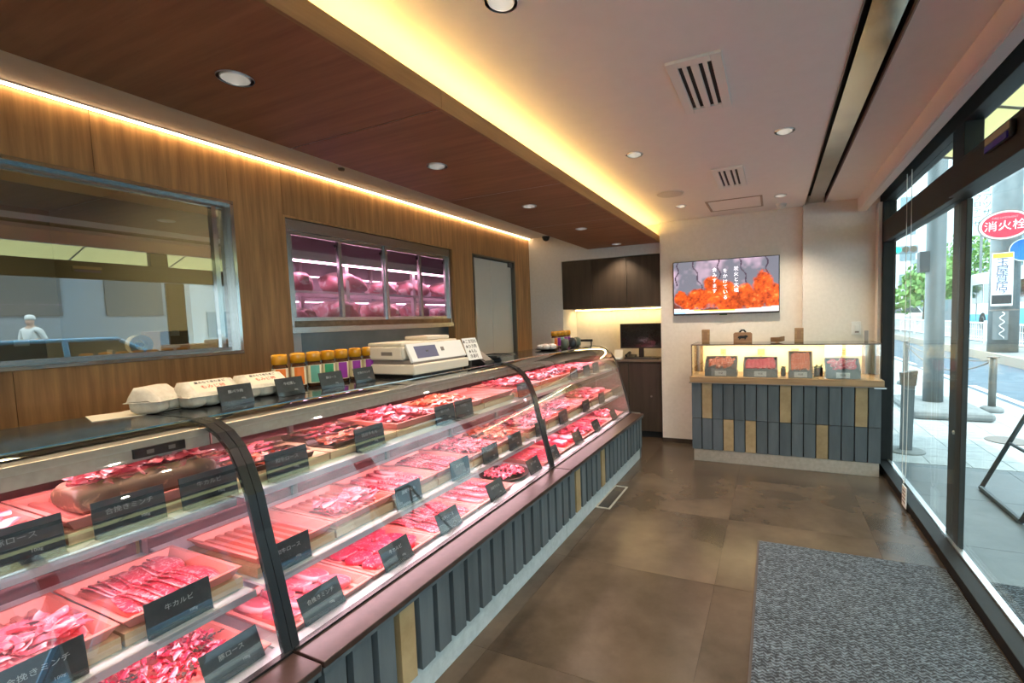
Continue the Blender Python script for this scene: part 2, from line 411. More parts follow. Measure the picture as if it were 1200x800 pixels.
kl = thing('added_veil_lamp', 'unseen flat lamp added behind the big window to veil its pane', 'light', (-3.9, .6, 2.6))  # added lamp, out of view, lights the kitchen as a tan veil behind the pane
MB().box(-.15, .15, -.6, .6, -.05, 0).build('housing', M['white'], kl)
MB().box(-.12, .12, -.57, .57, -.056, -.05).build('diffuser', glow('added veil glow', (1.0, .86, .52), 22.0), kl)

# window_1: big stainless framed kitchen window
w1 = sroot('window_1', 'large stainless framed kitchen window in the wood wall')
f = MB()
def frame_rect(mb, x0, x1, ya, yb, za, zb, t):
    mb.box(x0, x1, ya, yb, zb-t, zb).box(x0, x1, ya, yb, za, za+t).box(x0, x1, ya, ya+t, za+t, zb-t).box(x0, x1, yb-t, yb, za+t, zb-t)
frame_rect(f, -3.09, -2.985, -.6, 1.815, 1.348, 2.27, .02)
f.build('window_frame', M['steelv'], w1, bevel=.002)
f = MB(); frame_rect(f, -3.085, -3.03, -.58, 1.795, 1.368, 2.25, .024); f.build('inner_frame', M['steel'], w1)
MB().quad((-3.046, -.556, 1.392), (-3.046, 1.771, 1.392), (-3.046, 1.771, 2.226), (-3.046, -.556, 2.226)).build('pane', M['mirrorglass'], w1)
MB().box(-3.07, -3.03, 1.715, 1.74, 1.392, 2.226).build('sash_rail', M['steelv'], w1)
# window_2: four sliding sashes of the cold store
w2 = sroot('window_2', 'row of four steel framed cold store sashes')
f = MB(); f.box(-3.09, -3.02, 2.152, 3.943, 2.165, 2.243).box(-3.09, -3.01, 2.152, 3.943, 1.455, 1.50).box(-3.09, -3.02, 2.152, 2.185, 1.50, 2.165).box(-3.09, -3.02, 3.905, 3.943, 1.50, 2.165)
f.build('window_frame', M['steel'], w2, bevel=.002)
MB().box(-3.075, -3.03, 2.185, 3.905, 1.50, 1.54).build('sill_band', mat('steel band with brown reflection', (0.14, 0.10, 0.07), (0.20, 0.15, 0.105), rough=0.3, metal=1, ns=3, stretch=(1, 8, 8)), w2)  # stainless band, its brownish reflection is put into the base colour
sash = [(2.185, 2.62), (2.60, 3.08), (3.06, 3.51), (3.49, 3.905)]
for k, (a, b) in enumerate(sash):
    x = -3.062 if k % 2 else -3.045
    f = MB(); frame_rect(f, x-.012, x+.012, a, b, 1.54, 2.165, .028)
    s = f.build('sash', M['steel'], w2, bevel=.0015)
    MB().box(x-.002, x+.002, a+.028, b-.028, 1.568, 2.137).build('pane', M['coldglass'], s)
    MB().lathe([(.012, 0), (.012, .006)], n=10).build('finger_pull', M['black'], s, loc=(x+.013, b-.06, 2.10), rot=(0, math.pi/2, 0))
MB().box(-3.10, -3.09, 2.152, 3.20, .88, 1.455).box(-3.10, -3.092, 3.20, 3.943, .88, 1.455).build('lower_panel', mat('blue grey steel sheet', (0.16, 0.20, 0.22), (0.22, 0.26, 0.28), rough=0.35, metal=0.6, ns=3), w2)

# door_1: narrow pair of white leaves
d1 = sroot('door_1', 'white double leaf service door in the wood wall')
f = MB().box(-3.10, -2.995, 4.29, 4.315, 0, 2.245).box(-3.10, -2.995, 5.18, 5.205, 0, 2.245).box(-3.10, -2.995, 4.315, 5.18, 2.222, 2.245)
f.build('door_frame', mat('bronze door frame', (0.20, 0.18, 0.15), rough=0.3, metal=0.8), d1, bevel=.002)
leafm = mat('white door leaf', (0.80, 0.76, 0.66), (0.84, 0.80, 0.70), rough=0.45, ns=3)
for a, b in ((4.316, 4.712), (4.716, 5.179)):
    MB().box(-3.075, -3.045, a, b, .01, 2.215).build('door_leaf', leafm, d1, bevel=.003)
MB().box(-3.06, -3.02, 5.10, 5.175, 2.165, 2.215).build('door_closer', M['midgrey'], d1)
MB().box(-3.10, -3.08, 4.3, 5.2, 0, 2.23).build('door_backing', M['shadow'], d1)

# ------------------------------------------------------------------ wood soffit with cove light
so = sroot('ceiling_soffit', 'dropped wood veneer soffit over the display cases')
SL = [1.08, 2.146, 3.225, 4.286, 5.40, 0.0]
seams = [Y0, -.8, .4, 1.6, 2.8, 4.0, 5.6]
for a, b in zip(seams, seams[1:]):
    holed('soffit_panel', M['soffit'], -2.15, -1.252, a+.002, b-.002, 2.37, [(-1.71, y, .047) for y in SL if a < y < b], so)
    MB().box(-2.15, -1.252, a-.004, a+.004, 2.374, 2.378).build('seam_strip', M['shadow'], so)
    MB().box(-1.252, -1.236, a+.001, b-.001, 2.368, 2.446).build('fascia_board', M['fascia'], so)
MB().box(-2.15, -1.26, Y0, 5.6, 2.42, 2.432).box(-2.15, -2.14, Y0, 5.6, 2.372, 2.42).box(-2.15, -1.70, Y0, 5.6, 2.432, 2.58).build('soffit_core', M['plaster'], so)
cv = thing('cove_light', 'warm LED strip hidden above the soffit fascia', 'light', (-1.33, 1.8, 2.434))
MB().box(-.012, .012, -3.6, 3.78, 0, .006).build('light_channel', M['alu'], cv)
MB().box(-.009, .009, -3.59, 3.77, .006, .011).build('diffuser', glow('cove LED', (1.0, 0.62, 0.17), COVE_E), cv)

# ------------------------------------------------------------------ recessed lamps
def downlight(x, y, z, label, watts, group, first=[None]):
    if first[0] is None:
        t = thing('downlight', label, 'light', (x, y, z), group=group)
        MB().lathe([(.056, -.004), (.058, 0), (.045, 0), (.044, -.004)], n=24, caps=False).build('trim_ring', M['chrome'], t, smooth=True)
        MB().lathe([(.0445, -.002), (.043, .02), (.036, .045), (.022, .058)], n=24, caps=False).build('reflector', M['chrome'], t, smooth=True)
        MB().lathe([(.022, .052), (.014, .049)], n=16).build('lens', glow('downlight chip', (1, .88, .72), 4.0), t)
        MB().lathe([(.0475, .001), (.046, .05), (.03, .065), (.002, .065)], n=16, caps=False).build('can', M['black'], t)
        first[0] = t
    else:
        t = dup(first[0], (x, y, z), label=label); t['group'] = group
    return t
def spot(x, y, z, w, col=(1, .82, .62), ang=110):
    o = add_light('spot_lamp', 'SPOT', (x, y, z - .012), w, col, spot_size=math.radians(ang), spot_blend=0.7, shadow_soft_size=.02)
    return o
names = {(-0.845, 1.441): 'recessed chrome downlight in the pale ceiling, largest one', (-0.85, 3.122): 'recessed chrome downlight beside the amber cove, left of the vents',
         (-0.84, 4.785): 'recessed chrome downlight left of the ceiling access hatch', (0.06, 1.45): 'recessed downlight nearest the shutter slot, overhead',
         (0.06, 3.172): 'recessed chrome downlight between slatted vents and shutter slot', (0.055, 4.862): 'recessed chrome downlight right of the access hatch',
         (-0.845, -0.2): 'recessed ceiling downlight behind the viewpoint, cove side', (0.06, -0.2): 'recessed ceiling downlight behind the viewpoint, window side'}
for x, y in CL:
    downlight(x, y, ZC, names[(x, y)], 0, 'downlights in the pale ceiling'); spot(x, y, ZC, DOWNLIGHT_W)
for k, y in enumerate(sorted(SL)):
    downlight(-1.71, y, 2.37, ['soffit downlight behind the viewpoint', 'largest downlight in the wood soffit, nearest the kitchen window', 'second downlight along the wood soffit', 'third downlight along the wood soffit',
              'fourth downlight along the wood soffit', 'last downlight of the wood soffit, nearest the dark cabinets'][k], 0, 'downlights in the wood soffit')
    spot(-1.71, y, 2.37, SOFFIT_W)

# ------------------------------------------------------------------ ceiling fittings
def vent(cx, cy, w, l, label):
    t = thing('ceiling_vent', label, 'vent', (cx, cy, ZC), group='air vents')
    f = MB(); hw, hl = w/2, l/2
    f.box(-hw, -hw+.045, -hl, hl, -.014, 0).box(hw-.045, hw, -hl, hl, -.014, 0).box(-hw+.045, hw-.045, -hl, -hl+.05, -.014, 0).box(-hw+.045, hw-.045, hl-.05, hl, -.014, 0).box(-.016, .016, -hl+.05, hl-.05, -.014, 0)
    f.build('vent_frame', M['white'], t, bevel=.003)
    MB().box(-hw+.03, hw-.03, -hl+.03, hl-.03, -.003, -.001).build('duct_shadow', M['shadow'], t)
    for s in (-1, 1):
        c = s * (.016 + (hw - .045)) / 2
        MB().box(c-.010, c+.010, -hl+.052, hl-.052, -.012, -.004).build('blade', M['white'], t, bevel=.003)
    return t
vent(-.312, 2.36, .232, .55, 'larger slatted white air vent in the ceiling')
vent(-.317, 4.0, .226, .57, 'smaller slatted air vent beyond the larger one')
h = thing('access_hatch', 'flush ceiling access hatch with a thin brown frame', 'hatch', (-.35, 4.98, ZC))
f = MB(); 
for a in ((-.255, .255, -.235, -.222), (-.255, .255, .222, .235), (-.255, -.235, -.222, .222), (.235, .255, -.222, .222)): f.box(a[0], a[1], a[2], a[3], -.006, 0)
f.build('hatch_frame', mat('taupe frame', (0.36, 0.30, 0.25), rough=0.6), h)
MB().box(-.232, .232, -.219, .219, -.004, 0).build('hatch_panel', M['ceil'], h)
s = thing('ceiling_speaker', 'round pale speaker grille flush with the ceiling', 'speaker', (-.843, 4.26, ZC))
MB().lathe([(.115, 0), (.112, -.006), (.10, -.008)], n=28).build('grille', mat('speaker grille', (0.56, 0.53, 0.50), (0.66, 0.63, 0.60), rough=0.7, ns=200), s)
MB().lathe([(.124, 0), (.124, -.004), (.115, -.005)], n=28, caps=False).build('grille_rim', M['white'], s)
s = thing('smoke_detector', 'small white domed smoke detector on the ceiling', 'detector', (.07, 5.25, ZC))
MB().lathe([(.05, 0), (.05, -.015)], n=20).build('base_plate', M['white'], s)
MB().lathe([(.045, -.015), (.042, -.032), (.028, -.042), (0.008, -.045)], n=20).build('dome', M['white'], s, smooth=True)
s = thing('dome_camera', 'small black dome camera on the pale office wall', 'camera', (-2.72, 5.56, 2.545))
MB().lathe([(.05, .035), (.05, .018)], n=20).build('mount', M['black'], s)
MB().lathe([(.046, .018), (.044, 0), (.03, -.018), (.01, -.026)], n=20).build('dome', M['granite'], s, smooth=True)
s = thing('spot_sensor', 'tiny dark round sensor on the pale strip beside the soffit', 'sensor', (-2.72, 2.39, ZC))
MB().lathe([(.022, 0), (.02, -.012), (.008, -.016)], n=14).build('cap', M['midgrey'], s)
# roller blind box over the shopfront and its cords
bb = thing('blind_box', 'long white roller blind box above the shopfront', 'blind box', (.745, 0, 2.455))
MB().box(0, .075, Y0+.01, 5.39, 0, .124).build('housing', mat('blind box', (0.80, 0.77, 0.74), (0.84, 0.81, 0.78), rough=0.6, ns=3), bb, bevel=.006)
MB().box(.012, .07, Y0+.02, 5.38, -.006, 0).build('bottom_strip', M['white'], bb)
bc = thing('blind_pull', 'thin white pull cords of the blind with a printed tag at the foot', 'blind pull', (.885, 4.1, 0))
for dy in (-.04, .09):
    MB().tube([(0, dy, 2.47), (0.005, dy, 1.4), (0, dy*.8, .30)], .0022, 6).build('cord', M['white'], bc)
MB().tube([(0, -.032+.104*t, .30-.10*math.sin(math.pi*t)) for t in [k/8 for k in range(9)]], .0022, 6).build('cord_loop', M['white'], bc)
tg = MB().box(-.003, .003, -.055, .055, .03, .185).build('safety_tag', M['white'], bc)
for k in range(4): MB().box(-.0036, -.003, -.04, .04, .06+.028*k, .072+.028*k).build('print_line', M['midgrey'], tg)

# ------------------------------------------------------------------ shopfront
w3 = sroot('window_3', 'black framed shopfront glazing')
bmt = M['blackmetal']
MB().box(.93, 1.03, Y0, 5.36, 2.115, 2.305).build('transom', bmt, w3, bevel=.004)
MB().box(.93, 1.03, Y0, 5.40, 2.49, 2.74).build('head_frame', bmt, w3, bevel=.004)
MB().box(.93, 1.03, 5.22, 5.40, 0, 2.49).build('corner_post', bmt, w3, bevel=.004)
MB().box(.935, 1.02, 3.24, 3.42, 2.305, 2.49).build('upper_post', bmt, w3, bevel=.003)
MB().box(.905, .995, Y0, 5.22, 0, .062).build('sill', bmt, w3, bevel=.003)
MB().box(.985, 1.005, Y0, 5.22, .062, .072).box(1.012, 1.028, Y0, 5.22, 0, .06).build('sill_track', M['alu'], w3)
MB().box(.975, .983, 3.42, 5.22, 2.305, 2.49).build('upper_pane', M['winglass'], w3)
MB().box(.975, .983, Y0, 3.24, 2.305, 2.49).build('upper_pane', M['winglass'], w3)
MB().box(.972, .982, 3.42, 5.22, .072, 2.115).build('fixed_pane', M['winglass'], w3)
struct(MB().box(.93, 1.03, Y0-.1, Y0, 0, 2.74).build('wall_front', M['plaster']))
d2 = sroot('door_2', 'automatic sliding glass door with a grey stile')
MB().box(1.0, 1.03, 3.40, 3.61, .012, 2.11).build('stile', M['greymetal'], d2, bevel=.004)
MB().lathe([(.012, 0), (.012, .006), (.006, .009)], n=12).build('lock_knob', M['chrome'], d2, loc=(.999, 3.50, .74), rot=(0, -math.pi/2, 0))
MB().box(1.018, 1.026, 1.2, 3.40, .05, 2.10).build('pane', M['winglass'], d2)
MB().box(1.0, 1.04, 1.12, 1.2, .012, 2.11).build('stile', M['greymetal'], d2)
MB().box(.885, .93, Y0, 3.30, 2.105, 2.25).build('door_operator', bmt, d2, bevel=.004)
sn = thing('door_sensor', 'black door sensor with a violet lens on the transom', 'sensor', (.915, 2.62, 2.20))
MB().box(-.05, -.032, -.13, .13, -.02, .045).build('body', M['black'], sn, bevel=.006)
MB().box(-.056, -.05, -.11, .11, -.022, .004).build('lens', mat('violet lens', (0.05, 0.03, 0.35), rough=0.1), sn)
MB().box(-.052, -.05, -.12, .12, .012, .04).build('trim', mat('brass trim', (0.45, 0.36, 0.2), rough=0.3, metal=1), sn)
# small socket plate on the pillar
so_ = thing('wall_switch', 'small white switch plate on the pale pillar', 'switch', (.745, 5.40, 1.32))
MB().box(-.04, .04, -.008, 0, -.065, .065).build('plate', M['white'], so_, bevel=.003)
MB().box(-.012, .022, -.018, -.008, -.03, .03).build('rocker', M['white'], so_, bevel=.003)
MB().box(-.012, .022, -.022, -.018, -.045, -.03).build('key', M['midgrey'], so_)
tm = MB().box(.90, .93, 5.28, 5.40, 0, 2.5).build('trim_2', M['plaster']); struct(tm)
# floor hatch and mats
fh = thing('floor_hatch', 'rectangular floor hatch with a pale metal rim beside the case', 'hatch', (-1.235, 3.63, 0))
f = MB(); a, b = .062, .255
f.box(-a, a, -b, -b+.016, 0, .004).box(-a, a, b-.016, b, 0, .004).box(a-.016, a, -b+.016, b-.016, 0, .004).box(-a, -a+.016, -b+.016, b-.016, 0, .004)
f.build('rim', mat('hatch rim', (0.45, 0.43, 0.38), rough=0.4, metal=0.4), fh)
MB().box(-a+.017, a-.017, -b+.017, b-.017, 0, .002).build('lid', M['floor'], fh)

def matmat():
    m, N, L, b = _nt('woven entrance mat')
    tc = N.new('ShaderNodeTexCoord'); sx = N.new('ShaderNodeSeparateXYZ'); L.new(tc.outputs['Object'], sx.inputs[0])
    def mth(op, a, bb=None, c=None):
        q = N.new('ShaderNodeMath'); q.operation = op
        for k, v in enumerate((a, bb, c)):
            if v is None: continue
            if isinstance(v, (int, float)): q.inputs[k].default_value = v
            else: L.new(v, q.inputs[k])
        return q.outputs[0]
    nz = N.new('ShaderNodeTexNoise'); nz.inputs['Scale'].default_value = 62; nz.inputs['Detail'].default_value = 3; L.new(tc.outputs['Object'], nz.inputs['Vector'])
    zig = mth('PINGPONG', sx.outputs['X'], .017)                       # chevron rows
    yy = mth('ADD', sx.outputs['Y'], mth('MULTIPLY', zig, .75))
    yy = mth('ADD', yy, mth('MULTIPLY', nz.outputs['Fac'], .026))
    band = mth('PINGPONG', yy, .0095)
    h = mth('MULTIPLY_ADD', band, 62.0, mth('MULTIPLY_ADD', nz.outputs['Fac'], 1.5, -.62))
    cr = N.new('ShaderNodeValToRGB'); cr.color_ramp.elements[0].position = .22; cr.color_ramp.elements[1].position = .85
    cr.color_ramp.elements[0].color = (.010, .014, .021, 1); cr.color_ramp.elements[1].color = (.135, .172, .215, 1)
    L.new(h, cr.inputs[0]); L.new(cr.outputs[0], b.inputs['Base Color'])
    b.inputs['Roughness'].default_value = 0.9
    bp = N.new('ShaderNodeBump'); bp.inputs['Strength'].default_value = .7; bp.inputs['Distance'].default_value = .008
    L.new(h, bp.inputs['Height']); L.new(bp.outputs[0], b.inputs['Normal'])
    return m
M['mat'] = matmat()
mt = thing('door_mat', 'large grey woven entrance mat on the shop floor', 'mat', (.40, 1.6, 0))
MB().box(-.485, .495, -1.615, 1.615, .001, .009).build('pile', M['mat'], mt)
MB().box(-.497, -.485, -1.625, 1.625, .0005, .006).box(-.485, .495, 1.615, 1.625, .0005, .006).build('edging', mat('mat edging', (.05, .04, .04), rough=.8), mt)
# ------------------------------------------------------------------ refrigerated display cases
ORD = ['first', 'second', 'third', 'fourth', 'fifth', 'sixth', 'seventh', 'eighth', 'ninth', 'tenth', 'eleventh', 'twelfth', 'thirteenth', 'fourteenth', 'fifteenth', 'sixteenth']
def wb(mb, name, m, root, parent=None, **kw):
    """build a part from world coordinates under a root standing at root.location"""
    l = root.location
    mb.v = [(p[0]-l[0], p[1]-l[1], p[2]-l[2]) for p in mb.v]
    return mb.build(name, m, parent or root, **kw)
PROF = [(-1.386, .487), (-1.41, .59), (-1.44, .71), (-1.482, .86), (-1.508, .975), (-1.545, 1.065), (-1.58, 1.118), (-1.637, 1.164), (-1.70, 1.190), (-1.785, 1.2)]
caseled = glow('case LED', (1.0, 0.62, 0.69), CASE_LED_E)
pinkpanel = mat('case liner', (0.62, 0.40, 0.40), rough=0.35)
mirrorp = mat('case back door', (0.30, 0.13, 0.13), rough=0.12, metal=0.6)
pale = mat('pale steel deck', (0.66, 0.74, 0.76), rough=0.3, metal=0.4)
def strip(prof, dx, y0, y1, w=None):
    mb = MB(); n = len(prof)
    mb.add([(x, y, z) for x, z in prof for y in (y0, y1)], [(2*i, 2*i+1, 2*i+3, 2*i+2) for i in range(n-1)])
    return mb
def ribmesh(y0, y1, th=.012, out=.004):
    """black glass edge following the profile, with thickness"""
    mb = MB(); n = len(PROF); vs = []
    for i, (x, z) in enumerate(PROF):
        a = PROF[max(i-1, 0)]; b = PROF[min(i+1, n-1)]
        t = Vector((b[0]-a[0], b[1]-a[1])).normalized(); nx, nz = t.y, -t.x
        for y in (y0, y1):
            vs.append((x+nx*out, y, z+nz*out)); vs.append((x-nx*th, y, z-nz*th))
    fs = []
    for i in range(n-1):
        a, b = 4*i, 4*i+4
        fs += [(a, a+2, b+2, b), (a+1, b+1, b+3, a+3), (a, b, b+1, a+1), (a+2, a+3, b+3, b+2)]
    fs += [(0, 1, 3, 2), (4*n-4, 4*n-2, 4*n-1, 4*n-3)]
    return mb.add(vs, fs)
def case(y0, y1, label, ochre, last=False):
    g0, g1 = y0 + .004, y1 - .004
    r = thing('display_case', label, 'display case', (-1.78, (y0+y1)/2, 0), group='curved glass meat display cases')
    wb(MB().box(-2.27, -1.31, g0, g1, .02, .455), 'case_body', M['shadow'], r)
    wb(MB().box(-1.31, -1.295, g0, g1, .0, .15), 'kick_plate', M['kick'], r)
    n = 18; p = (g1-g0)/n
    for k in range(n):
        c = g0 + p*(k+.5)
        oc = any(abs(c-o) < p/2 for o in ochre)
        pl = wb(MB().box(-1.298, -1.266, c-.039, c+.039, .132, .462), 'plank', M['ochre'] if oc else M['slate'], r, bevel=.0015)
        if oc: pl['label'] = 'ochre plank'
    wb(MB().box(-1.40, -1.245, g0, g1, .462, .484), 'stone_ledge', M['ledge'], r, bevel=.003)
    wb(MB().box(-1.262, -1.25, g0, g1, .446, .462), 'ledge_trim', M['slate'], r)
    wb(MB().box(-1.395, -1.372, g0, g1, .484, .492), 'glass_gasket', M['rib'], r)
    wb(MB().box(-2.25, -1.452, g0, g1, .44, .468).box(-1.452, -1.405, g0, g1, .44, .484), 'deck', pale, r)
    wb(strip(PROF, 0, g0+.02, g1-.02), 'curved_glass', M['caseglass'], r, smooth=True)
    wb(ribmesh(y0+.001, y0+.026), 'glass_rib', M['rib'], r)
    wb(ribmesh(y1-.026, y1-.001), 'glass_rib', M['rib'], r)
    wb(MB().box(-2.27, -1.785, g0, g1, 1.182, 1.2), 'worktop', M['granite'], r, bevel=.002)
    wb(MB().box(-1.792, -1.782, g0, g1, 1.196, 1.2035), 'worktop_nosing', M['steelv'], r)
    # light canopy under the top
    wb(MB().box(-2.2, -1.72, g0, g1, 1.168, 1.178).box(-1.728, -1.72, g0, g1, 1.118, 1.168), 'canopy', M['hood'], r)
    lb = wb(MB().box(-1.85, -1.80, g0+.05, g1-.05, 1.150, 1.166), 'light_bar', M['white'], r)
    wb(MB().box(-1.845, -1.805, g0+.06, g1-.06, 1.145, 1.150), 'tube', caseled, r, lb)
    if ochre == []:
        wb(MB().box(-1.72, -1.708, .705, .835, 1.128, 1.156), 'temperature_display', M['black'], r)
        for dy in (.735, .79): wb(MB().box(-1.708, -1.7075, dy, dy+.018, 1.136, 1.148), 'display_key', M['midgrey'], r)
    # shelves
    for zs, xf, nm in ((.945, -1.59, 'upper'), (.655, -1.525, 'middle')):
        sh = wb(MB().box(-2.2, xf, g0+.01, g1-.01, zs, zs+.008), 'shelf', M['clear'] if nm == 'x' else pale, r)
        wb(MB().box(xf, xf+.008, g0+.01, g1-.01, zs-.012, zs+.010), 'shelf_edge', M['alu'], r, sh)
        wb(MB().box(xf-.05, xf-.015, g0+.05, g1-.05, zs-.012, zs-.001), 'shelf_light', caseled, r, sh)
    # back doors
    nb = 3; w = (g1-g0)/nb
    for k in range(nb):
        wb(MB().box(-2.262, -2.25, g0+w*k+.004, g0+w*(k+1)-.004, .47, 1.165), 'back_door', mirrorp, r)
        wb(MB().box(-2.25, -2.235, g0+w*k-.008 if k else g0, g0+w*k+.018, .47, 1.165), 'door_rail', mat('door rail', (.22, .10, .10), rough=.4) if k == 0 else M['midgrey'], r)
    if last:
        pts = [(x, z) for x, z in PROF] + [(-2.26, 1.195), (-2.26, .49)]
        wb(MB().prism(pts, 'y', y1-.012, y1-.006), 'side_glass', M['caseglass'], r)
        wb(MB().box(-2.27, -1.29, y1, y1+.04, 0, .484), 'end_panel', M['slate'], r, bevel=.002)
        wb(MB().box(-2.27, -1.79, y1, y1+.03, 1.178, 1.2), 'end_trim', M['steelv'], r)
    return r
E_CASE = [(-.985, .915), (.915, 2.82), (2.82, 4.74)]
case(*E_CASE[0], 'nearest curved glass meat case, only partly in view', [])
case(*E_CASE[1], 'middle curved glass meat case under the weighing printer', [1.29])
case(*E_CASE[2], 'far curved glass meat case ending beside the dark cabinets', [2.97, 3.5], last=True)

# ------------------------------------------------------------------ trays and meat
def tray_mesh(w, d, h=.034, ribs=7, rim=.012):
    """moulded tray: sloping walls, rim and raised ribs; x = depth, y = width"""
    mb = MB(); a, b = d/2, w/2
    def ring(ix, iy, z): return [(-ix, -iy, z), (ix, -iy, z), (ix, iy, z), (-ix, iy, z)]
    rings = [ring(a-.022, b-.022, 0), ring(a-.004, b-.004, h-.003), ring(a, b, h-.003), ring(a, b, h), ring(a-rim, b-rim, h), ring(a-.03, b-.03, .005)]
    vs = [p for r_ in rings for p in r_]
    fs = [(4*i+k, 4*i+(k+1) % 4, 4*i+4+(k+1) % 4, 4*i+4+k) for i in range(5) for k in range(4)] + [(3, 2, 1, 0), (20, 21, 22, 23)]
    mb.add(vs, fs)
    for k in range(ribs):
        y = -b + .05 + (w-.10)*k/(ribs-1)
        mb.prism([(y-.010, .004), (y-.007, .017), (y+.007, .017), (y+.010, .004)], 'x', -a+.034, a-.034)
    return mb
def fatbuild(mb, fat, name, m, smooth=True, parent=None, loc=None, rot=None):
    me = mb.mesh(name, m, smooth)
    at = me.attributes.new('fat', 'FLOAT', 'POINT')
    at.data.foreach_set('value', [float(x) for x in fat])
    return put(name, me, parent, loc, rot)
def slice_mesh(lx, ly, th, r, bend=.01, rim=.5, n=16):
    """a meat slice: irregular rounded outline, slight bend, fat along part of the rim"""
    mb = MB(); fat = []; vs = []; ph = r.uniform(0, 6.28); ph2 = r.uniform(0, 6.28)
    outl = []
    for k in range(n):
        t = 2*math.pi*k/n
        q = 1 + .09*math.sin(2*t+ph) + .06*math.sin(3*t+ph2)
        c, s = math.cos(t), math.sin(t)
        e = .62
        outl.append((lx/2*q*math.copysign(abs(c)**e, c), ly/2*q*math.copysign(abs(s)**e, s)))
    def zb(x, y): return bend*(1-(2*x/lx)**2) + .3*bend*math.sin(9*y/ly+ph)
    for lvl, sc, f in ((0, 1, 1), (1, 1, 1), (1, .86, 0), (1, .4, 0)):
        for k, (x, y) in enumerate(outl):
            x, y = x*sc, y*sc
            vs.append((x, y, zb(x, y) + th*lvl))
            side = .5+.5*math.cos(2*math.pi*k/n-ph)
            fat.append(f*(1 if side > 1-rim else 0))
    fs = [tuple(range(n))[::-1]]
    for i in range(3): fs += [(i*n+k, i*n+(k+1) % n, (i+1)*n+(k+1) % n, (i+1)*n+k) for k in range(n)]
    fs.append(tuple(3*n+k for k in range(n)))
    mb.add(vs, fs)
    return mb, fat
def heap(lx, ly, h, n, r, lw=(.06, .12), ww=(.014, .027)):
    """loose heap of thin shaved ribbons"""
    mb = MB(); fat = []
    for i in range(n):
        t = i/n
        x, y = r.uniform(-.5, .5)*lx*.82, r.uniform(-.5, .5)*ly*.82
        z = .008 + h*t*(1-(1.7*x/lx)**2*.8)*(1-(1.7*y/ly)**2*.6) + r.uniform(0, .006)
        a = r.uniform(0, 6.28); L = r.uniform(*lw); W = r.uniform(*ww); A = r.uniform(.003, .011); ph = r.uniform(0, 6.28); cur = r.uniform(-1.4, 1.4)
        fe = r.random() < .6
        def fn(u, v, x=x, y=y, z=z, a=a, L=L, W=W, A=A, ph=ph, cur=cur):
            th = a + cur*(u-.5); px = x + (u-.5)*L*math.cos(th) - (v-.5)*W*math.sin(th); py = y + (u-.5)*L*math.sin(th) + (v-.5)*W*math.cos(th)
            px = max(-lx/2, min(lx/2, px)); py = max(-ly/2, min(ly/2, py))
            return (px, py, max(.004, z + A*math.sin(5*u+ph+2*v) + .004*math.sin(7*v+ph)))
        mb.grid(fn, 6, 2)
        fat += [(1.0 if (fe and j == 0) else 0.0) for j in range(3) for k in range(7)]
    return mb, fat
def lump(lx, ly, lz, r, nu=20, nv=12, pw=.55, rough=.06):
    """rounded uneven block of meat"""
    mb = MB(); ph = [r.uniform(0, 6.28) for _ in range(4)]
    def fn(u, v):
        t = 2*math.pi*u; p = math.pi*(v-.5)
        c = lambda q, e: math.copysign(abs(q)**e, q)
        k = 1 + rough*(math.sin(3*t+ph[0])*math.cos(2*p+ph[1]) + .6*math.sin(5*t+4*p+ph[2]))
        return (lx/2*k*c(math.cos(p), pw)*c(math.cos(t), pw), ly/2*k*c(math.cos(p), pw)*c(math.sin(t), pw), lz/2 + lz/2*c(math.sin(p), .7)*k)
    mb.grid(fn, nu, nv)
    fat = [max(0, min(1, (v[2]/lz-.72)*3)) for v in mb.v]
    return mb, fat

tray_cache, slice_cache = {}, {}
def get_tray(w, d, ribs=7):
    k = (round(w, 3), round(d, 3), ribs)
    if k not in tray_cache: tray_cache[k] = tray_mesh(w, d, ribs=ribs).mesh('tray', M['traypink'])
    return tray_cache[k]
def get_slice(kind, m):
    if (kind, m) not in slice_cache:
        r = random.Random(hash(kind) % 97 + 5 if False else sum(map(ord, kind+m)))
        spec = {'thin': (.16, .075, .0035, .012, .45), 'steak': (.15, .085, .016, .004, .4), 'chop': (.12, .10, .02, .003, .55), 'patty': (.09, .09, .022, .002, 0), 'strip': (.13, .035, .008, .008, .3)}[kind]
        out = []
        for q in range(3):
            mb, fat = slice_mesh(spec[0], spec[1], spec[2], r, spec[3], spec[4])
            me = mb.mesh('meat', M[m], True); at = me.attributes.new('fat', 'FLOAT', 'POINT'); at.data.foreach_set('value', [float(x) for x in fat]); out.append(me)
        slice_cache[(kind, m)] = out
    return slice_cache[(kind, m)]
WORDS = {'thin': ('meat_slice', 'thin shingled meat slice', 'meat'), 'steak': ('steak', 'thick red steak', 'meat'), 'chop': ('pork_chop', 'pink pork chop', 'meat'),
         'patty': ('meat_patty', 'round red meat patty', 'meat'), 'strip': ('meat_strip', 'short meat strip', 'meat')}
def rows(kind, m, xc, yc, z, nx, ny, dx, dy, where, tilt=0.0, rz=0.0, jit=.006):
    nm, lab, cat = WORDS[kind]; meshes = get_slice(kind, m)
    for j in range(ny):
        for i in range(nx):
            o = put(nm, meshes[rnd.randrange(3)])
            o.location = (xc + (i-(nx-1)/2)*dx + rnd.uniform(-jit, jit), yc + (j-(ny-1)/2)*dy + rnd.uniform(-jit, jit), z + .0006*i + .0012*j)
            o.rotation_euler = (tilt, 0, rz + rnd.uniform(-.12, .12))
            tag(o, lab + ' ' + where, cat, ('meat patties' if kind == 'patty' else nm.replace('_', ' ') + 's') + ' ' + where)
def stuffing(mb_fat, m, xc, yc, z, name, label, parent=None, kind='stuff'):
    o = fatbuild(*mb_fat, name, M[m], True, None, (xc, yc, z))
    tag(o, label, 'meat', kind=kind if kind else None)
    if kind is None and 'kind' in o: del o['kind']
    return o

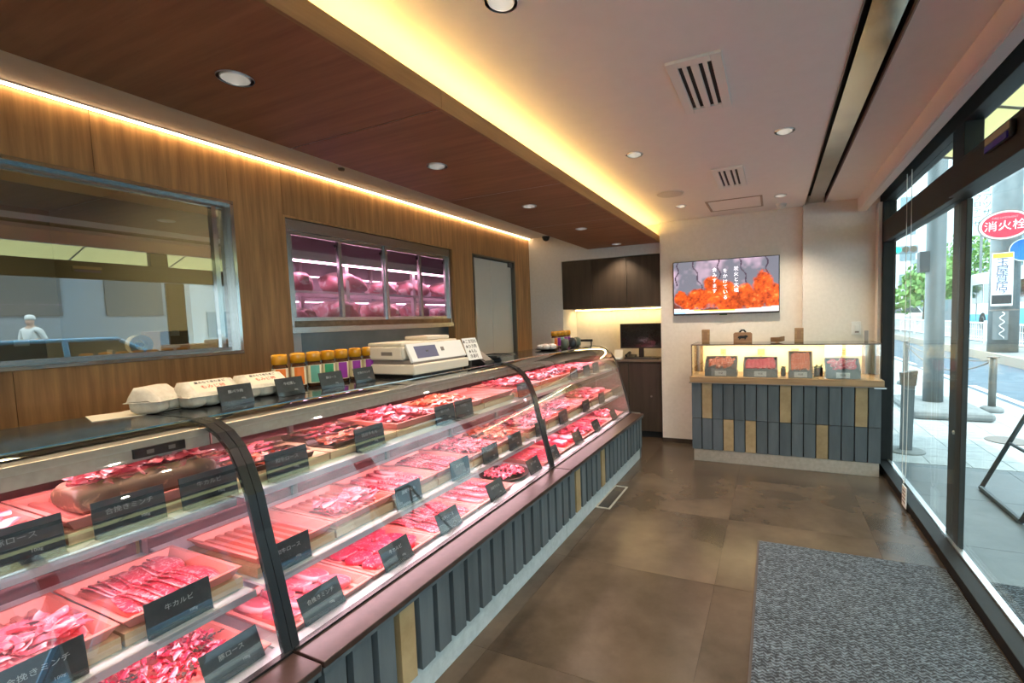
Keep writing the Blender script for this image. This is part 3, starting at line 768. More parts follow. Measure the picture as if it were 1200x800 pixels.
LEVEL = {'A': (.956, -1.655, .40, 'upper shelf'), 'B': (.664, -1.575, .40, 'middle shelf'), 'C': (.4685, -1.455, .38, 'lower deck')}
count = {'A': 0, 'B': 0, 'C': 0}
RISER = {'A': .03, 'B': .035, 'C': 0}
PLACE = {0: 'in the nearest case', 1: 'in the middle case', 2: 'in the far case'}
def fill(level, ci, yc, w, content):
    z0, xf, d, lname = LEVEL[level]
    n = count[level]; count[level] += 1
    where = f'{ORD[n]} tray along the {lname}'
    xc = xf - d/2
    if RISER[level]:
        o = MB().box(-d/2, d/2, -w/2+.004, w/2-.004, 0, RISER[level]).build('wooden_riser', M['riser'], None, loc=(xc, yc, z0))
        tag(o, f'pale wooden riser under the {where} from the near end', 'riser', f'wooden risers on the {lname}')
    zt = z0 + RISER[level]
    r = random.Random(n*7 + ord(level))
    what = {'heap': 'shaved red meat', 'marb': 'shaved marbled meat', 'pork': 'shaved pink pork', 'thin': 'shingled thin slices', 'thinp': 'shingled pink slices', 'steak': 'thick steaks', 'chop': 'pork chops',
            'patty': 'meat patties', 'block': 'one big block', 'slab': 'a browned slab', 'empty': 'bare ribs', 'half': 'half-filled meat', 'mince': 'flaked mince', 'pack': 'packed orange meat', 'strip': 'short strips', 'orange': 'orange seasoned meat', 'plate': 'a round platter', 'blocks': 'several red blocks'}[content]
    if content not in ('pack', 'plate'):
        t = put('meat_tray', get_tray(w-.006, d, 7), None, (xc, yc, zt))
        tag(t, f'salmon tray of {what}, {ORD[n]} along the {lname} from the near end', 'tray', f'salmon trays on the {lname}')
    zf = zt + .014
    ww, dd = w-.07, d-.07
    ofw = f'in the {where}'
    if content in ('heap', 'marb', 'pork', 'orange'):
        m = {'heap': 'lean', 'marb': 'marbled', 'pork': 'pork', 'orange': 'orange'}[content]
        stuffing(heap(dd, ww, .045, 130, r), m, xc, yc, zf, 'shaved_meat', f'loose heap of {what} {ofw}')
    elif content == 'mince':
        stuffing(heap(dd, ww, .045, 190, r, (.02, .045), (.008, .014)), 'lean', xc, yc, zf, 'minced_meat', f'coarse red mince heaped {ofw}')
        mb = MB()
        for k in range(5):
            cx, cy = r.uniform(-.12, .12), (k-2)*.05 + r.uniform(-.01, .01)
            for q in range(14): mb.obox((cx+r.gauss(0, .012), cy+r.gauss(0, .012), .055-abs(cx)*.1+r.uniform(0, .006)), (.010, .006, .002), Matrix.Rotation(r.uniform(0, 3), 3, 'Z') @ Matrix.Rotation(r.uniform(-.6, .6), 3, 'X'))
        tag(mb.build('herb_flakes', M['herb'], None, loc=(xc, yc, zf)), f'dark flakes scattered on the mince {ofw}', 'garnish', kind='stuff')
    elif content in ('thin', 'thinp'):
        rows('thin', 'marbled' if content == 'thin' else 'pork', xc, yc, zf, 2, 9, .155, (ww-.07)/8, ofw, tilt=-.30)
    elif content == 'half':
        rows('thin', 'pork', xc+.06, yc, zf, 1, 9, .155, (ww-.07)/8, ofw, tilt=-.30)
        stuffing(heap(.16, ww, .03, 50, r), 'pork', xc+.08, yc, zf+.02, 'shaved_meat', f'pale shaved meat bundled {ofw}')
    elif content == 'steak': rows('steak', 'marbled', xc, yc, zf, 2, 4, .15, (ww-.08)/3, ofw, tilt=-.22)
    elif content == 'chop': rows('chop', 'pork', xc, yc, zf, 2, 4, .14, (ww-.09)/3, ofw, tilt=-.25)
    elif content == 'patty': rows('patty', 'lean', xc+.01, yc, zf, 3, 3, .095, .09, ofw, jit=.003)
    elif content == 'strip': rows('strip', 'lean', xc, yc, zf, 2, 7, .14, (ww-.04)/6, ofw, tilt=-.1)
    elif content == 'block':
        o = fatbuild(*lump(dd*.8, ww*.8, .075, r), 'meat_block', M['marbled'], True, None, (xc, yc, zf-.001)); tag(o, f'big marbled meat block lying {ofw}', 'meat')
    elif content == 'blocks':
        for k in range(4):
            o = fatbuild(*lump(.13, .10, .05, r), 'meat_block', M['lean'], True, None, (xc + (-.075 if k < 2 else .075), yc + (-.07 if k % 2 else .07), zf-.001), (0, 0, r.uniform(-.3, .3)))
            tag(o, f'small red meat block {ofw}', 'meat', f'small red blocks {ofw}')
    elif content == 'pack':
        for k in range(2):
            t = thing('meat_pack', f'{"rear" if k else "front"} dark foam pack of orange meat {ofw}', 'meat pack', (xc + (-.11 if k else .09), yc + (.02 if k else -.01), zt), rz=r.uniform(-.1, .1), group=f'dark meat packs {ofw}')
            MB().prism([(-.075, 0), (-.09, .022), (-.084, .022), (-.07, .006), (.07, .006), (.084, .022), (.09, .022), (.075, 0)], 'y', -.14, .14).build('foam_tray', M['darktray'], t)
            fatbuild(*heap(.14, .25, .012, 46, r), 'meat', M['orange' if k == 0 else 'pork'], True, t, (0, 0, .006))
            MB().grid(lambda u, v: ((u-.5)*.165, (v-.5)*.275, .031+.004*math.sin(9*u)*math.sin(7*v)), 8, 8).build('cling_film', M['film'], t, smooth=True)
    elif content == 'plate':
        t = tag(MB().lathe([(.13, 0), (.165, .018), (.168, .022), (.155, .02), (.125, .008)], n=36).build('platter', M['darktray'], None, smooth=True, loc=(xc, yc, zt)), f'round dark platter {PLACE[ci]} on the lower deck', 'plate')
        for k in range(6):
            a = k*math.pi/3
            stuffing(heap(.10, .10, .02, 26, r, (.03, .06), (.014, .024)), ('lean', 'pork', 'marbled')[k % 3], xc+.085*math.cos(a), yc+.085*math.sin(a), zt+.012, 'meat_portion', f'{ORD[k]} small portion of sliced meat around the round platter', kind=None)
    elif content == 'slab':
        o = fatbuild(*lump(.19, ww*1.18, .085, r, 32, 18, .3, .035), 'roast_slab', M['dark'], True, None, (xc+.07, yc+.03, zf-.001)); tag(o, 'long browned beef slab near the front of the upper shelf', 'meat')
        stuffing(heap(.20, ww*1.15, .040, 150, r, (.07, .13)), 'pork', xc+.06, yc+.035, zf+.072, 'fat_wrapping', 'pink slices heaped on top of the browned slab')

LAY = {
 'A': [['pork', 'slab'], ['pack', 'pack', 'pork', 'orange', 'empty'], ['pork', 'marb', 'heap', 'pork', 'steak']],
 'B': [['half', 'thin'], ['empty', 'half', 'steak', 'thin', 'marb', 'orange'], ['pork', 'marb', 'heap', 'steak', 'heap', 'blocks']],
 'C': [['marb', 'mince'], ['chop', 'patty', 'thin', 'steak', 'plate'], ['thinp', 'blocks', 'heap', 'steak', 'pork']]}
for lv in 'ABC':
    for ci, (y0, y1) in enumerate(E_CASE):
        items = LAY[lv][ci]
        if ci == 0:
            w = .31 if lv == 'B' else .37
            yy = [.90 - w*(len(items)-k-.5) for k in range(len(items))]
        else:
            w = (y1-y0-.05)/len(items); yy = [y0+.025+w*(k+.5) for k in range(len(items))]
        for y, c in zip(yy, items): fill(lv, ci, y, w, c)

# ------------------------------------------------------------------ price cards
CARD_TXT = ['和牛ロース', '国産牛もも', '豚バラ肉', '牛切落し', '豚ロース', '合挽きミンチ', '牛カルビ']
card_me = MB().box(-.002, .002, -.08, .08, 0, .098).mesh('card', M['card'])
hold_me = MB().box(-.0035, .045, -.078, .078, -.0004, .0016).box(.003, .0045, -.078, .078, .0016, .02).mesh('holder', M['clear'])
txt_data = []
for s in CARD_TXT:
    o = text(s, .018, M['chalk'], None); txt_data.append(o.data); bpy.data.objects.remove(o)
o = text('100g', .011, M['chalk'], None); small_txt = o.data; bpy.data.objects.remove(o)
def price_card(x, y, z, tilt, label, group, k, sc=1.0, rz=0.0):
    t = thing('price_card', label, 'price card', (x, y, z), rz, group)
    t.scale = (sc, sc, sc)
    c = put('card', card_me, t, rot=(0, -tilt, 0))
    text('', 1, None, c, (.0022, 0, .064), (math.pi/2, 0, math.pi/2), data=txt_data[k % len(txt_data)])
    text('', 1, None, c, (.0022, .03, .026), (math.pi/2, 0, math.pi/2), data=small_txt)
    put('holder', hold_me, t)
    return t
YA_ = [.44, .655, .855, 1.115, 1.5, 2.02, 2.19, 2.89, 3.82, 4.13, 4.38]
YB_ = [.43, .71, 1.04, 1.63, 2.02, 2.315, 2.61, 2.98, 3.38, 3.88, 4.3]
YC_ = [.43, .79, 1.09, 1.45, 1.80, 2.23, 2.70, 3.00, 3.46, 3.90, 4.40]
for lv, yl, x, z, tl in (('upper shelf', YA_, -1.628, .9565, .12), ('middle shelf', YB_, -1.545, .6645, .12), ('lower deck', YC_, -1.446, .4855, .42)):
    for k, y in enumerate(yl):
        price_card(x, y, z, tl, f'{ORD[k]} black price card along the {lv} from the near end', f'price cards on the {lv}', k + len(lv))

# ------------------------------------------------------------------ things on the worktop (z = 1.2)
ZT = 1.2005
p = tag(MB().box(-.08, .08, -.075, .065, 0, .002).build('paper_sheet', M['paper'], None, loc=(-2.17, .86, ZT), rot=(0, 0, -.25)), 'cream paper sheet lying nearest on the black worktop', 'paper')
p = tag(MB().box(-.075, .085, -.065, .06, 0, .002).build('paper_sheet', M['paper'], None, loc=(-2.17, .975, ZT+.002), rot=(0, 0, .12)), 'cream paper sheet lying beside the egg cartons', 'paper')
pulp = mat('egg carton pulp', (0.66, 0.58, 0.45), (0.76, 0.69, 0.56), rough=0.85, ns=40, bump=0.15)
redink = mat('red print', (0.70, 0.16, 0.08), rough=0.7); blk = mat('dark print', (0.03, 0.02, 0.02), rough=0.7)
egglab = mat('carton label', (0.86, 0.74, 0.56), rough=0.7)
def egg_carton(x, y, rz, label, lab=True, L=.20, W=.13):
    t = thing('egg_carton', label, 'egg carton', (x, y, ZT), rz, 'egg cartons on the worktop')
    a, b = W/2, L/2; n = 3 if L > .15 else 2
    mb = MB()
    def fn(u, v):
        sy = 2*v-1; th = math.pi*u
        cup = .80 + .20*abs(math.sin(v*math.pi*n))**.6
        end = min(1, (1-abs(sy))*9)
        return (-a*math.cos(th)*cup*(.92+.08*end), sy*b, .046 - .046*math.sin(th)**.35*end*cup)
    mb.grid(fn, 16, 24)
    lo = min(p_[2] for p_ in mb.v); mb.v = [(p_[0], p_[1], p_[2]-lo) for p_ in mb.v]
    mb.build('carton_base', pulp, t, smooth=True)
    MB().box(-a-.006, a+.006, -b-.006, b+.006, .044, .048).build('rim', pulp, t, bevel=.002)
    prof = [(a+.003, .047), (a-.002, .058), (.5*a, .080), (.06*a, .099), (-.55*a, .099), (-a+.004, .065), (-a-.003, .047)]
    mb = MB()
    def fn2(u, v):
        sy = 2*v-1; k = u*(len(prof)-1); i = min(int(k), len(prof)-2); f = k-i
        px = prof[i][0]*(1-f)+prof[i+1][0]*f; pz = prof[i][1]*(1-f)+prof[i+1][1]*f
        e = min(1, (1-abs(sy))*7)
        dent = .010*max(0, 1-e)*abs(math.sin(u*math.pi*2.5))
        return (px*(.93+.07*e), sy*(b+.003), .047+(pz-.047)*(.15+.85*e**.6) - dent*.5)
    mb.grid(fn2, 18, 26).build('carton_lid', pulp, t, smooth=True)
    if lab:
        p0, p1 = Vector((a-.003, 0, .0585)), Vector((.06*a, 0, .1003)); d = (p1-p0); nrm = Vector((d.z, 0, -d.x)).normalized()*.0022
        hb = b-.030
        MB().quad(p0+nrm+Vector((0,-hb,0)), p0+nrm+Vector((0,hb,0)), p1+nrm+Vector((0,hb,0)), p1+nrm+Vector((0,-hb,0))).build('label', egglab, t)
        ang = math.atan2(d.z, -d.x)
        for f, s_, sz, m_t in ((.80, '産みたて赤たまご', .014, blk), (.42, 'もみじ卵', .022, redink)):
            q = p0 + d*f + nrm*1.4
            text(s_, sz, m_t, t, q, (ang, 0, math.pi/2))
    return t
egg_carton(-2.10, .945, .55, 'open-cut grey end of an egg carton nearest the paper sheets', False, .13, .11)
egg_carton(-2.06, 1.10, 0.0, 'cream egg carton with red print, nearer of the two printed ones')
egg_carton(-2.075, 1.318, 0.0, 'cream egg carton with red print, beside the orange-capped jars')
# spice jars
cap = mat('amber cap', (0.62, 0.27, 0.01), rough=0.25, coat=0.3); amber = mat('dark amber glass', (0.08, 0.03, 0.012), rough=0.08, coat=0.6)
labs = {'orange': (0.70, 0.17, 0.02), 'green': (0.03, 0.28, 0.12), 'teal': (0.12, 0.36, 0.28), 'purple': (0.25, 0.02, 0.28)}
labm = {k: mat(k + ' label', v, rough=0.5) for k, v in labs.items()}
cream_l = mat('cream jar label', (0.75, 0.66, 0.45), rough=0.6)
def jar(x, y, z, colour, label, group, s=1.0):
    t = thing('spice_jar', label, 'jar', (x, y, z), group=group); t.scale = (s, s, s)
    MB().lathe([(.030, 0), (.033, .004), (.033, .112), (.029, .122), (.027, .128)], n=24).build('glass_body', amber, t, smooth=True)
    MB().lathe([(.0295, .126), (.0335, .128), (.0335, .165), (.031, .173), (.015, .176)], n=24).build('cap', cap, t, smooth=True)
    MB().add([(.0338*math.cos(a), .0338*math.sin(a), zz) for zz in (.018, .108) for a in [k*math.pi/10 for k in range(-10, 10)]], [(k, k+1, 21+k, 20+k) for k in range(19)]).build('cream_label', cream_l, t, smooth=True)
    MB().add([(.0343*math.cos(a), .0343*math.sin(a), zz) for zz in (.022, .106) for a in [(-1.15+k*.16) for k in range(9)]], [(k, k+1, 10+k, 9+k) for k in range(8)]).build('colour_band', labm[colour], t, smooth=True)
    return t
jy = [1.446, 1.539, 1.625, 1.707, 1.791, 1.881, 1.972]
jc = ['orange', 'orange', 'teal', 'green', 'purple', 'purple', 'purple']
for k, (y, c) in enumerate(zip(jy, jc)):
    jar(-2.125, y, ZT, c, f'amber-capped jar with {c} label, {ORD[k]} in the row from the egg cartons', 'amber-capped spice jars beside the printer')
for k, (y, lab) in enumerate([(1.155, 'black counter card before the egg cartons'), (1.385, 'black counter card before the orange-labelled jars'), (1.60, 'black counter card before the green-labelled jars'), (1.80, 'black counter card before the purple-labelled jars')]):
    price_card(-1.965, y, ZT, .25, lab, 'counter cards on the worktop', k+2, .80)
# weighing label printer
sc_ = thing('label_scale', 'ivory weighing label printer with a tilted screen on the worktop', 'scale', (-1.95, 2.21, ZT))
MB().box(-.15, .14, -.23, .22, 0, .018).build('foot_plate', M['black'], sc_)
MB().box(-.17, .17, -.25, .25, .018, .075).build('lower_body', M['offwhite'], sc_, bevel=.008)
MB().box(-.16, .15, -.235, .235, .075, .098).build('waist_band', M['midgrey'], sc_)
MB().box(-.17, .09, -.25, .25, .098, .175).build('upper_body', M['offwhite'], sc_, bevel=.010)
MB().box(-.165, .085, -.245, .245, .175, .196).build('top_lid', mat('lid plastic', (.80, .70, .55), rough=.4), sc_, bevel=.006)
MB().box(-.14, .04, .02, .23, .196, .222).build('printer_cover', M['offwhite'], sc_, bevel=.008)
MB().box(-.06, .02, -.252, -.249, .125, .145).build('side_slot', M['midgrey'], sc_)
con = MB().box(-.008, .008, -.24, .25, -.055, .055).build('console', M['white'], sc_, bevel=.004, loc=(.125, 0, .135), rot=(0, -.42, 0))
MB().box(.008, .0095, -.19, -.01, -.036, .036).build('screen', mat('scale screen', (.09, .09, .13), rough=.15, emit=(.22, .21, .30), estr=.18), con)
MB().box(.008, .011, .03, .055, -.005, .018).build('logo_button', M['midgrey'], con)
MB().box(.0095, .0105, -.105, -.085, -.002, .008).build('screen_mark', M['card'], con)
nb = tag(MB().box(-.002, .002, -.075, .075, -.075, .075).build('note_card', M['white'], None, loc=(-1.805, 2.535, ZT+.122), rot=(0, -.35, 0)), 'white handwritten note card clipped beside the scale screen', 'note')
for k, s in enumerate(['★こま切れ', '★ひき肉', '★もも', '冷凍可']):
    text(s, .03, blk, nb, (.0025, -.005, .05-.034*k), (math.pi/2, 0, math.pi/2))
# note stand
tag(MB().box(-.03, .0, -.04, .04, 0, .006).box(-.026, -.020, -.012, .012, .006, .06).build('note_stand', M['black'], None, loc=(-1.80, 2.535, ZT)), 'small black stand holding the handwritten note', 'stand')
# coin tray and small black reader behind the printer
ct = thing('card_reader', 'black card reader block beside the ivory printer', 'card reader', (-1.86, 2.70, ZT))
MB().prism([(-.10, 0), (.08, 0), (.08, .02), (-.02, .085), (-.10, .075)], 'y', -.06, .06).build('reader_body', M['black'], ct, bevel=.004)
MB().prism([(-.015, .083), (.07, .028), (.073, .031), (-.012, .087)], 'y', -.045, .045).build('keypad', M['midgrey'], ct)
dt = thing('coin_tray', 'flat dark coin tray on a short pedestal near the far case', 'tray', (-1.93, 3.0, ZT))
MB().lathe([(.05, 0), (.045, .012), (.03, .03)], n=20).build('pedestal', M['black'], dt, smooth=True)
MB().box(-.10, .10, -.13, .13, .03, .036).box(-.10, -.094, -.13, .13, .036, .046).box(.094, .10, -.13, .13, .036, .046).box(-.094, .094, -.13, -.124, .036, .046).box(-.094, .094, .124, .13, .036, .046).build('tray_top', M['card'], dt)
# far end of the worktop
sd = thing('plated_packs', 'dark dish of small wrapped packs at the far worktop end', 'dish', (-2.01, 4.06, ZT))
MB().lathe([(.06, 0), (.12, .012), (.125, .018), (.06, .008)], n=24).build('dish', M['granite'], sd, smooth=True)
wrap = mat('grey wrapper', (.55, .50, .47), (.70, .65, .62), rough=.3, ns=30)
for k in range(5):
    tag(fatbuild(*lump(.06, .08, .045, random.Random(k+3), 10, 6), 'wrapped_pack', wrap, True, None, (-2.01+.06*math.cos(k*1.256), 4.06+.065*math.sin(k*1.256), ZT+.014)), 'small grey wrapped pack on the dark dish', 'pack', 'wrapped packs on the dark dish')
for k in range(3):
    tag(fatbuild(*lump(.07, .09, .10, random.Random(k+30), 12, 8), 'tied_pouch', M['card'] if k == 1 else mat('green grey pouch', (.10, .12, .09), rough=.4), True, None, (-1.93+.02*(k % 2), 4.30+.16*k, ZT)), ('dark tied pouch beside the wrapped packs', 'black tied pouch between two grey ones', 'dark tied pouch farthest along the worktop')[k], 'pouch', 'tied pouches at the far worktop end')
for k, (y, c) in enumerate([(4.33, 'orange'), (4.41, 'purple'), (4.49, 'teal'), (4.58, 'purple'), (4.67, 'purple')]):
    jar(-2.06, y, ZT, c, f'amber-capped jar, {ORD[k]} of the far row near the cabinets', 'amber-capped jars at the far worktop end')
tb = thing('price_board', 'low black ledger board standing at the far worktop end', 'board', (-1.93, 4.725, ZT))
MB().box(-.14, .14, -.008, .008, .045, .07).build('board', M['black'], tb)
MB().box(-.13, -.12, -.006, .006, 0, .045).box(.12, .13, -.006, .006, 0, .045).build('feet', M['black'], tb)
wc = tag(MB().box(-.002, .002, -.055, .055, 0, .15).build('white_leaflet', M['white'], None, loc=(-3.083, 2.215, 1.315)), 'white leaflet on the steel panel behind the amber-capped jars', 'leaflet')
# ------------------------------------------------------------------ wall television (a flat picture, painted per vertex)
tv = thing('wall_television', 'wide black television on the pale wall showing grilled meat', 'television', (-.498, YB, 1.80))
MB().box(-.556, .556, -.055, -.008, -.302, .302).build('casing', M['black'], tv, bevel=.004)
MB().box(-.15, .15, -.008, 0, -.12, .12).build('wall_bracket', M['black'], tv)
MB().box(-.05, .03, -.057, -.05, -.312, -.302).build('status_light', mat('tv badge', (.02, .05, .02), rough=.3), tv)
NU, NV = 140, 76
def hsh(i, j, k=0):
    v = math.sin(i*127.1+j*311.7+k*74.7)*43758.5453; return v-math.floor(v)
def vnoise(x, y, k=0):
    i, j = math.floor(x), math.floor(y); u, v = x-i, y-j; u, v = u*u*(3-2*u), v*v*(3-2*v)
    return (hsh(i,j,k)*(1-u)+hsh(i+1,j,k)*u)*(1-v) + (hsh(i,j+1,k)*(1-u)+hsh(i+1,j+1,k)*u)*v
def fbm(x, y, k=0): return .5*vnoise(x,y,k)+.3*vnoise(2.1*x,2.1*y,k+1)+.2*vnoise(4.3*x,4.3*y,k+2)
blobs = [(.07,.30,.07,.14),(.25,.28,.13,.20),(.42,.38,.13,.26),(.60,.24,.12,.22),(.52,.30,.12,.28),(.86,.42,.10,.32),(.95,.25,.09,.26),(.38,.55,.08,.14),(.15,.22,.09,.15),(.70,.30,.10,.22),(.78,.16,.10,.14)]
def tvcol(u, v):
    n = fbm(u*7, v*4, 3); n2 = fbm(u*30, v*17, 9)
    c = Vector((.48, .33, .42)).lerp(Vector((.13, .13, .16)), max(0, min(1, 2.8*n-.45 + (.7-v)*.9)))
    for k, (x0, a) in enumerate(((.05, -.2), (.19, .5), (.44, .15), (.64, .5), (.89, .1))):
        xx = x0 + a*(1-v)*.35 + .012*math.sin(v*25+k)
        if v > .55 - .1*(k % 2) and abs(u-xx) < .006: c = Vector((.04, .02, .04))
    f = 0
    for x, y, rx, ry in blobs:
        d = ((u-x)/rx)**2 + ((v-y)/ry)**2 + (n2-.5)*.9
        f = max(f, min(1, (1.15-d)*3))
    if f > 0:
        h = fbm(u*22, v*13, 5)
        h2 = fbm(u*60, v*33, 15); m = Vector((.16, .012, .006)).lerp(Vector((.86, .11, .012)), max(0, min(1, (h*.7+h2*.5-.28)*2.4))); m = m.lerp(Vector((1, .5, .14)), max(0, h*.6+h2*.5-.68)*4)
        c = c.lerp(m * (.35+.95*fbm(u*5+3, v*4, 21)), f)
    elif v < .3: c = Vector((.13, .03, .02))
    e = .055 + .05*(2*u-1)**2
    if v < e: c = Vector((.75, .68, .66)) if v < e-.02 or u < .2 or u > .6 else Vector((.9, .55, .1))
    if v < .03 and u < .12: c = Vector((.35, .55, .8))
    return c
mb = MB().grid(lambda u, v: (-.547+1.094*u, -.0562, -.285+.579*v), NU, NV)
me = mb.mesh('screen_picture')
ca = me.color_attributes.new('picture', 'FLOAT_COLOR', 'POINT')
ca.data.foreach_set('color', [q for j in range(NV+1) for i in range(NU+1) for q in (*tvcol(i/NU, j/NV), 1)])
m_, N_, L_, b_ = _nt('tv picture')
at = N_.new('ShaderNodeAttribute'); at.attribute_name = 'picture'
L_.new(at.outputs['Color'], b_.inputs['Emission Color']); b_.inputs['Emission Strength'].default_value = .95
b_.inputs['Base Color'].default_value = (.01, .01, .01, 1); b_.inputs['Roughness'].default_value = .25
me.materials.append(m_); put('screen_picture', me, tv)
scr_white = mat('screen letters', (.8, .8, .8), emit=(.95, .85, .95), estr=.8)
for x, s, top in ((.125, '炭火と大福', .185), (.012, 'をかけている', .17), (-.10, '会みすます', .185)):
    for k, ch in enumerate(s): text(ch, .052, scr_white, tv, (x, -.0568, top-.058*k), rx90, ext=.0001)

# ------------------------------------------------------------------ office alcove
uc = thing('wall_cabinet', 'dark wall cabinet with three flush doors above the lit niche', 'cabinet', (-1.868, YA, 1.62))
MB().box(-.652, .652, .02, .40, .0, .62).build('carcass', M['darkcab'], uc)
for a, b in ((-.655, -.243), (-.239, .213), (.217, .655)): MB().box(a, b, -.004, .018, .002, .618).build('door', M['darkcab'], uc, bevel=.002)
nl = thing('niche_light', 'warm light strip under the dark wall cabinet', 'light', (-1.868, 5.93, 1.615))
MB().box(-.62, .62, -.02, .02, -.008, .004).build('housing', M['alu'], nl)
MB().box(-.61, .61, -.015, .015, -.012, -.008).build('diffuser', glow('niche LED', (1, .70, .30), NICHE_LED_E), nl)
lc = thing('base_cabinet', 'dark base cabinet with worktop below the monitor', 'cabinet', (-1.868, 5.80, 0))
MB().box(-.652, .652, -.19, .24, .08, .945).build('carcass', M['darkcab'], lc)
MB().box(-.652, .652, -.16, .24, 0, .08).build('plinth', M['shadow'], lc)
for a, b in ((-.65, -.22), (-.216, .214), (.218, .65)): MB().box(a, b, -.208, -.19, .085, .94).build('door', M['darkcab'], lc, bevel=.002)
MB().box(-.655, .655, -.225, .245, .945, .972).build('worktop', mat('worktop laminate', (.16, .12, .085), rough=.35), lc, bevel=.002)
MB().lathe([(.012, 0), (.010, .018)], n=12).build('knob', M['midgrey'], lc, loc=(.50, -.208, .52), rot=rx90)
mo = thing('monitor', 'black flat monitor on the desk in the lit niche', 'monitor', (-1.54, 5.80, .972))
MB().box(-.27, .27, -.015, .015, .125, .44).build('screen_housing', M['black'], mo, bevel=.004)
MB().box(-.255, .255, -.0165, -.015, .145, .428).build('screen', M['granite'], mo)
MB().box(-.03, .03, -.005, .025, .01, .16).build('stand', M['black'], mo)
MB().box(-.11, .11, -.08, .08, 0, .012).build('foot', M['black'], mo, bevel=.003)
kb = thing('keyboard', 'black keyboard in front of the monitor', 'keyboard', (-1.46, 5.66, .972))
MB().box(-.17, .19, -.055, .055, 0, .014).build('keyboard_body', M['black'], kb, bevel=.003)
km = MB()
for i in range(14):
    for j in range(4): km.box(-.16+.0245*i, -.139+.0245*i, -.045+.024*j, -.025+.024*j, .014, .018)
km.build('keys', M['card'], kb)
ph = thing('desk_phone', 'black desk phone left of the keyboard', 'phone', (-1.655, 5.70, .972))
MB().prism([(-.08, 0), (.08, 0), (.08, .05), (-.08, .02)], 'x', -.06, .06).build('base', M['black'], ph)
MB().tube([(-.03, -.08, .045), (-.03, -.03, .06), (-.03, .03, .075), (-.03, .08, .07)], [.02, .012, .012, .02], 8).build('handset', M['black'], ph, smooth=True)
tag(MB().prism([(-.04, 0), (.04, 0), (0, .115)], 'x', -.055, .055).build('tent_card', M['paper'], None, loc=(-1.80, 5.68, .972)), 'white tent card on the desk left of the monitor', 'card')
tag(MB().box(-.06, .06, -.04, .04, 0, .02).build('paper_block', M['white'], None, loc=(-1.80, 5.61, .972)), 'small white paper block on the desk edge', 'paper')

# ------------------------------------------------------------------ the gift counter by the window
gc = thing('gift_counter', 'blue grey planked counter with lit glass top showing boxed meat', 'counter', (.05, 5.12, 0))
def gb(mb, name, m, parent=None, **kw): return wb(mb, name, m, gc, parent, **kw)
gx0, gx1, gy = -.772, .872, 4.85
gb(MB().box(gx0+.02, gx1-.02, gy+.03, 5.39, .0, .815), 'counter_body', M['shadow'])
gb(MB().box(gx0+.02, gx1-.012, gy+.012, gy+.03, 0, .122), 'kick_plate', M['kick2'])
pw = (gx1-gx0)/16
for row, (z0, z1, och) in enumerate(((.447, .808, (1, 8, 14)), (.124, .444, (3, 5, 11)))):
    for k in range(16):
        oc = k in och
        o = gb(MB().box(gx0+pw*k+.0045, gx0+pw*(k+1)-.0045, gy, gy+.028, z0+.002, z1), 'plank', M['ochre'] if oc else M['slate'], bevel=.0015)
        if oc: o['label'] = 'ochre plank'
for k, y in enumerate([4.88+.10*j for j in range(5)]):
    gb(MB().box(gx1-.02, gx1-.002, y, y+.092, .124, .808), 'side_plank', M['slate'], bevel=.0015)
gb(MB().box(gx0-.012, gx1+.014, gy-.016, 5.395, .815, .872), 'oak_top', M['oak'], bevel=.002)
gb(MB().box(gx0-.02, gx1+.02, gy-.02, 5.395, .808, .815), 'top_trim', M['midgrey'])
gb(MB().box(gx1-.06, gx1+.03, gy-.02, gy+.05, .80, .808), 'corner_plate', M['alu'])
gz0, gz1 = .872, 1.19
gb(MB().box(gx0+.004, gx1-.01, gy+.02, gy+.026, gz0, gz1), 'front_glass', M['caseglass'])
gb(MB().box(gx0+.004, gx0+.010, gy+.026, 5.36, gz0, gz1), 'side_glass', M['caseglass'])
gb(MB().box(gx1-.016, gx1-.010, gy+.026, 5.36, gz0, gz1), 'side_glass', M['caseglass'])
gb(MB().box(gx0+.004, gx1-.010, gy+.02, 5.36, gz1, gz1+.007), 'top_glass', M['caseglass'])
f = MB()
f.box(gx0, gx1-.006, gy+.016, gy+.022, gz1-.002, gz1+.009).box(gx0, gx0+.004, gy+.016, 5.36, gz1-.002, gz1+.009).box(gx1-.010, gx1-.006, gy+.016, 5.36, gz1-.002, gz1+.009)
f.box(gx0, gx0+.005, gy+.016, gy+.021, gz0, gz1)
gb(f, 'glass_edge', M['midgrey'])
gb(MB().box(gx0+.02, gx1-.03, 5.345, 5.36, gz0, gz1-.004), 'back_panel', mat('cream back panel', (.84, .77, .60), rough=.6))
gb(MB().box(gx0+.03, gx0+.055, 5.30, 5.345, gz0, gz1-.01).box(gx1-.085, gx1-.06, 5.30, 5.345, gz0, gz1-.01), 'oak_post', M['oak'])
lh = gb(MB().box(gx0+.06, gx1-.09, 5.20, 5.25, gz1-.016, gz1-.004), 'light_bar', M['alu'])
gb(MB().box(gx0+.065, gx1-.095, 5.205, 5.245, gz1-.019, gz1-.016), 'diffuser', glow('counter LED', (1, .76, .36), COUNTER_LED_E), lh)
boxgrey = mat('grey gift box card', (.21, .225, .225), (.26, .275, .275), rough=.6, ns=20)
inlay = mat('wood inlay', (.55, .40, .28), rough=.6)
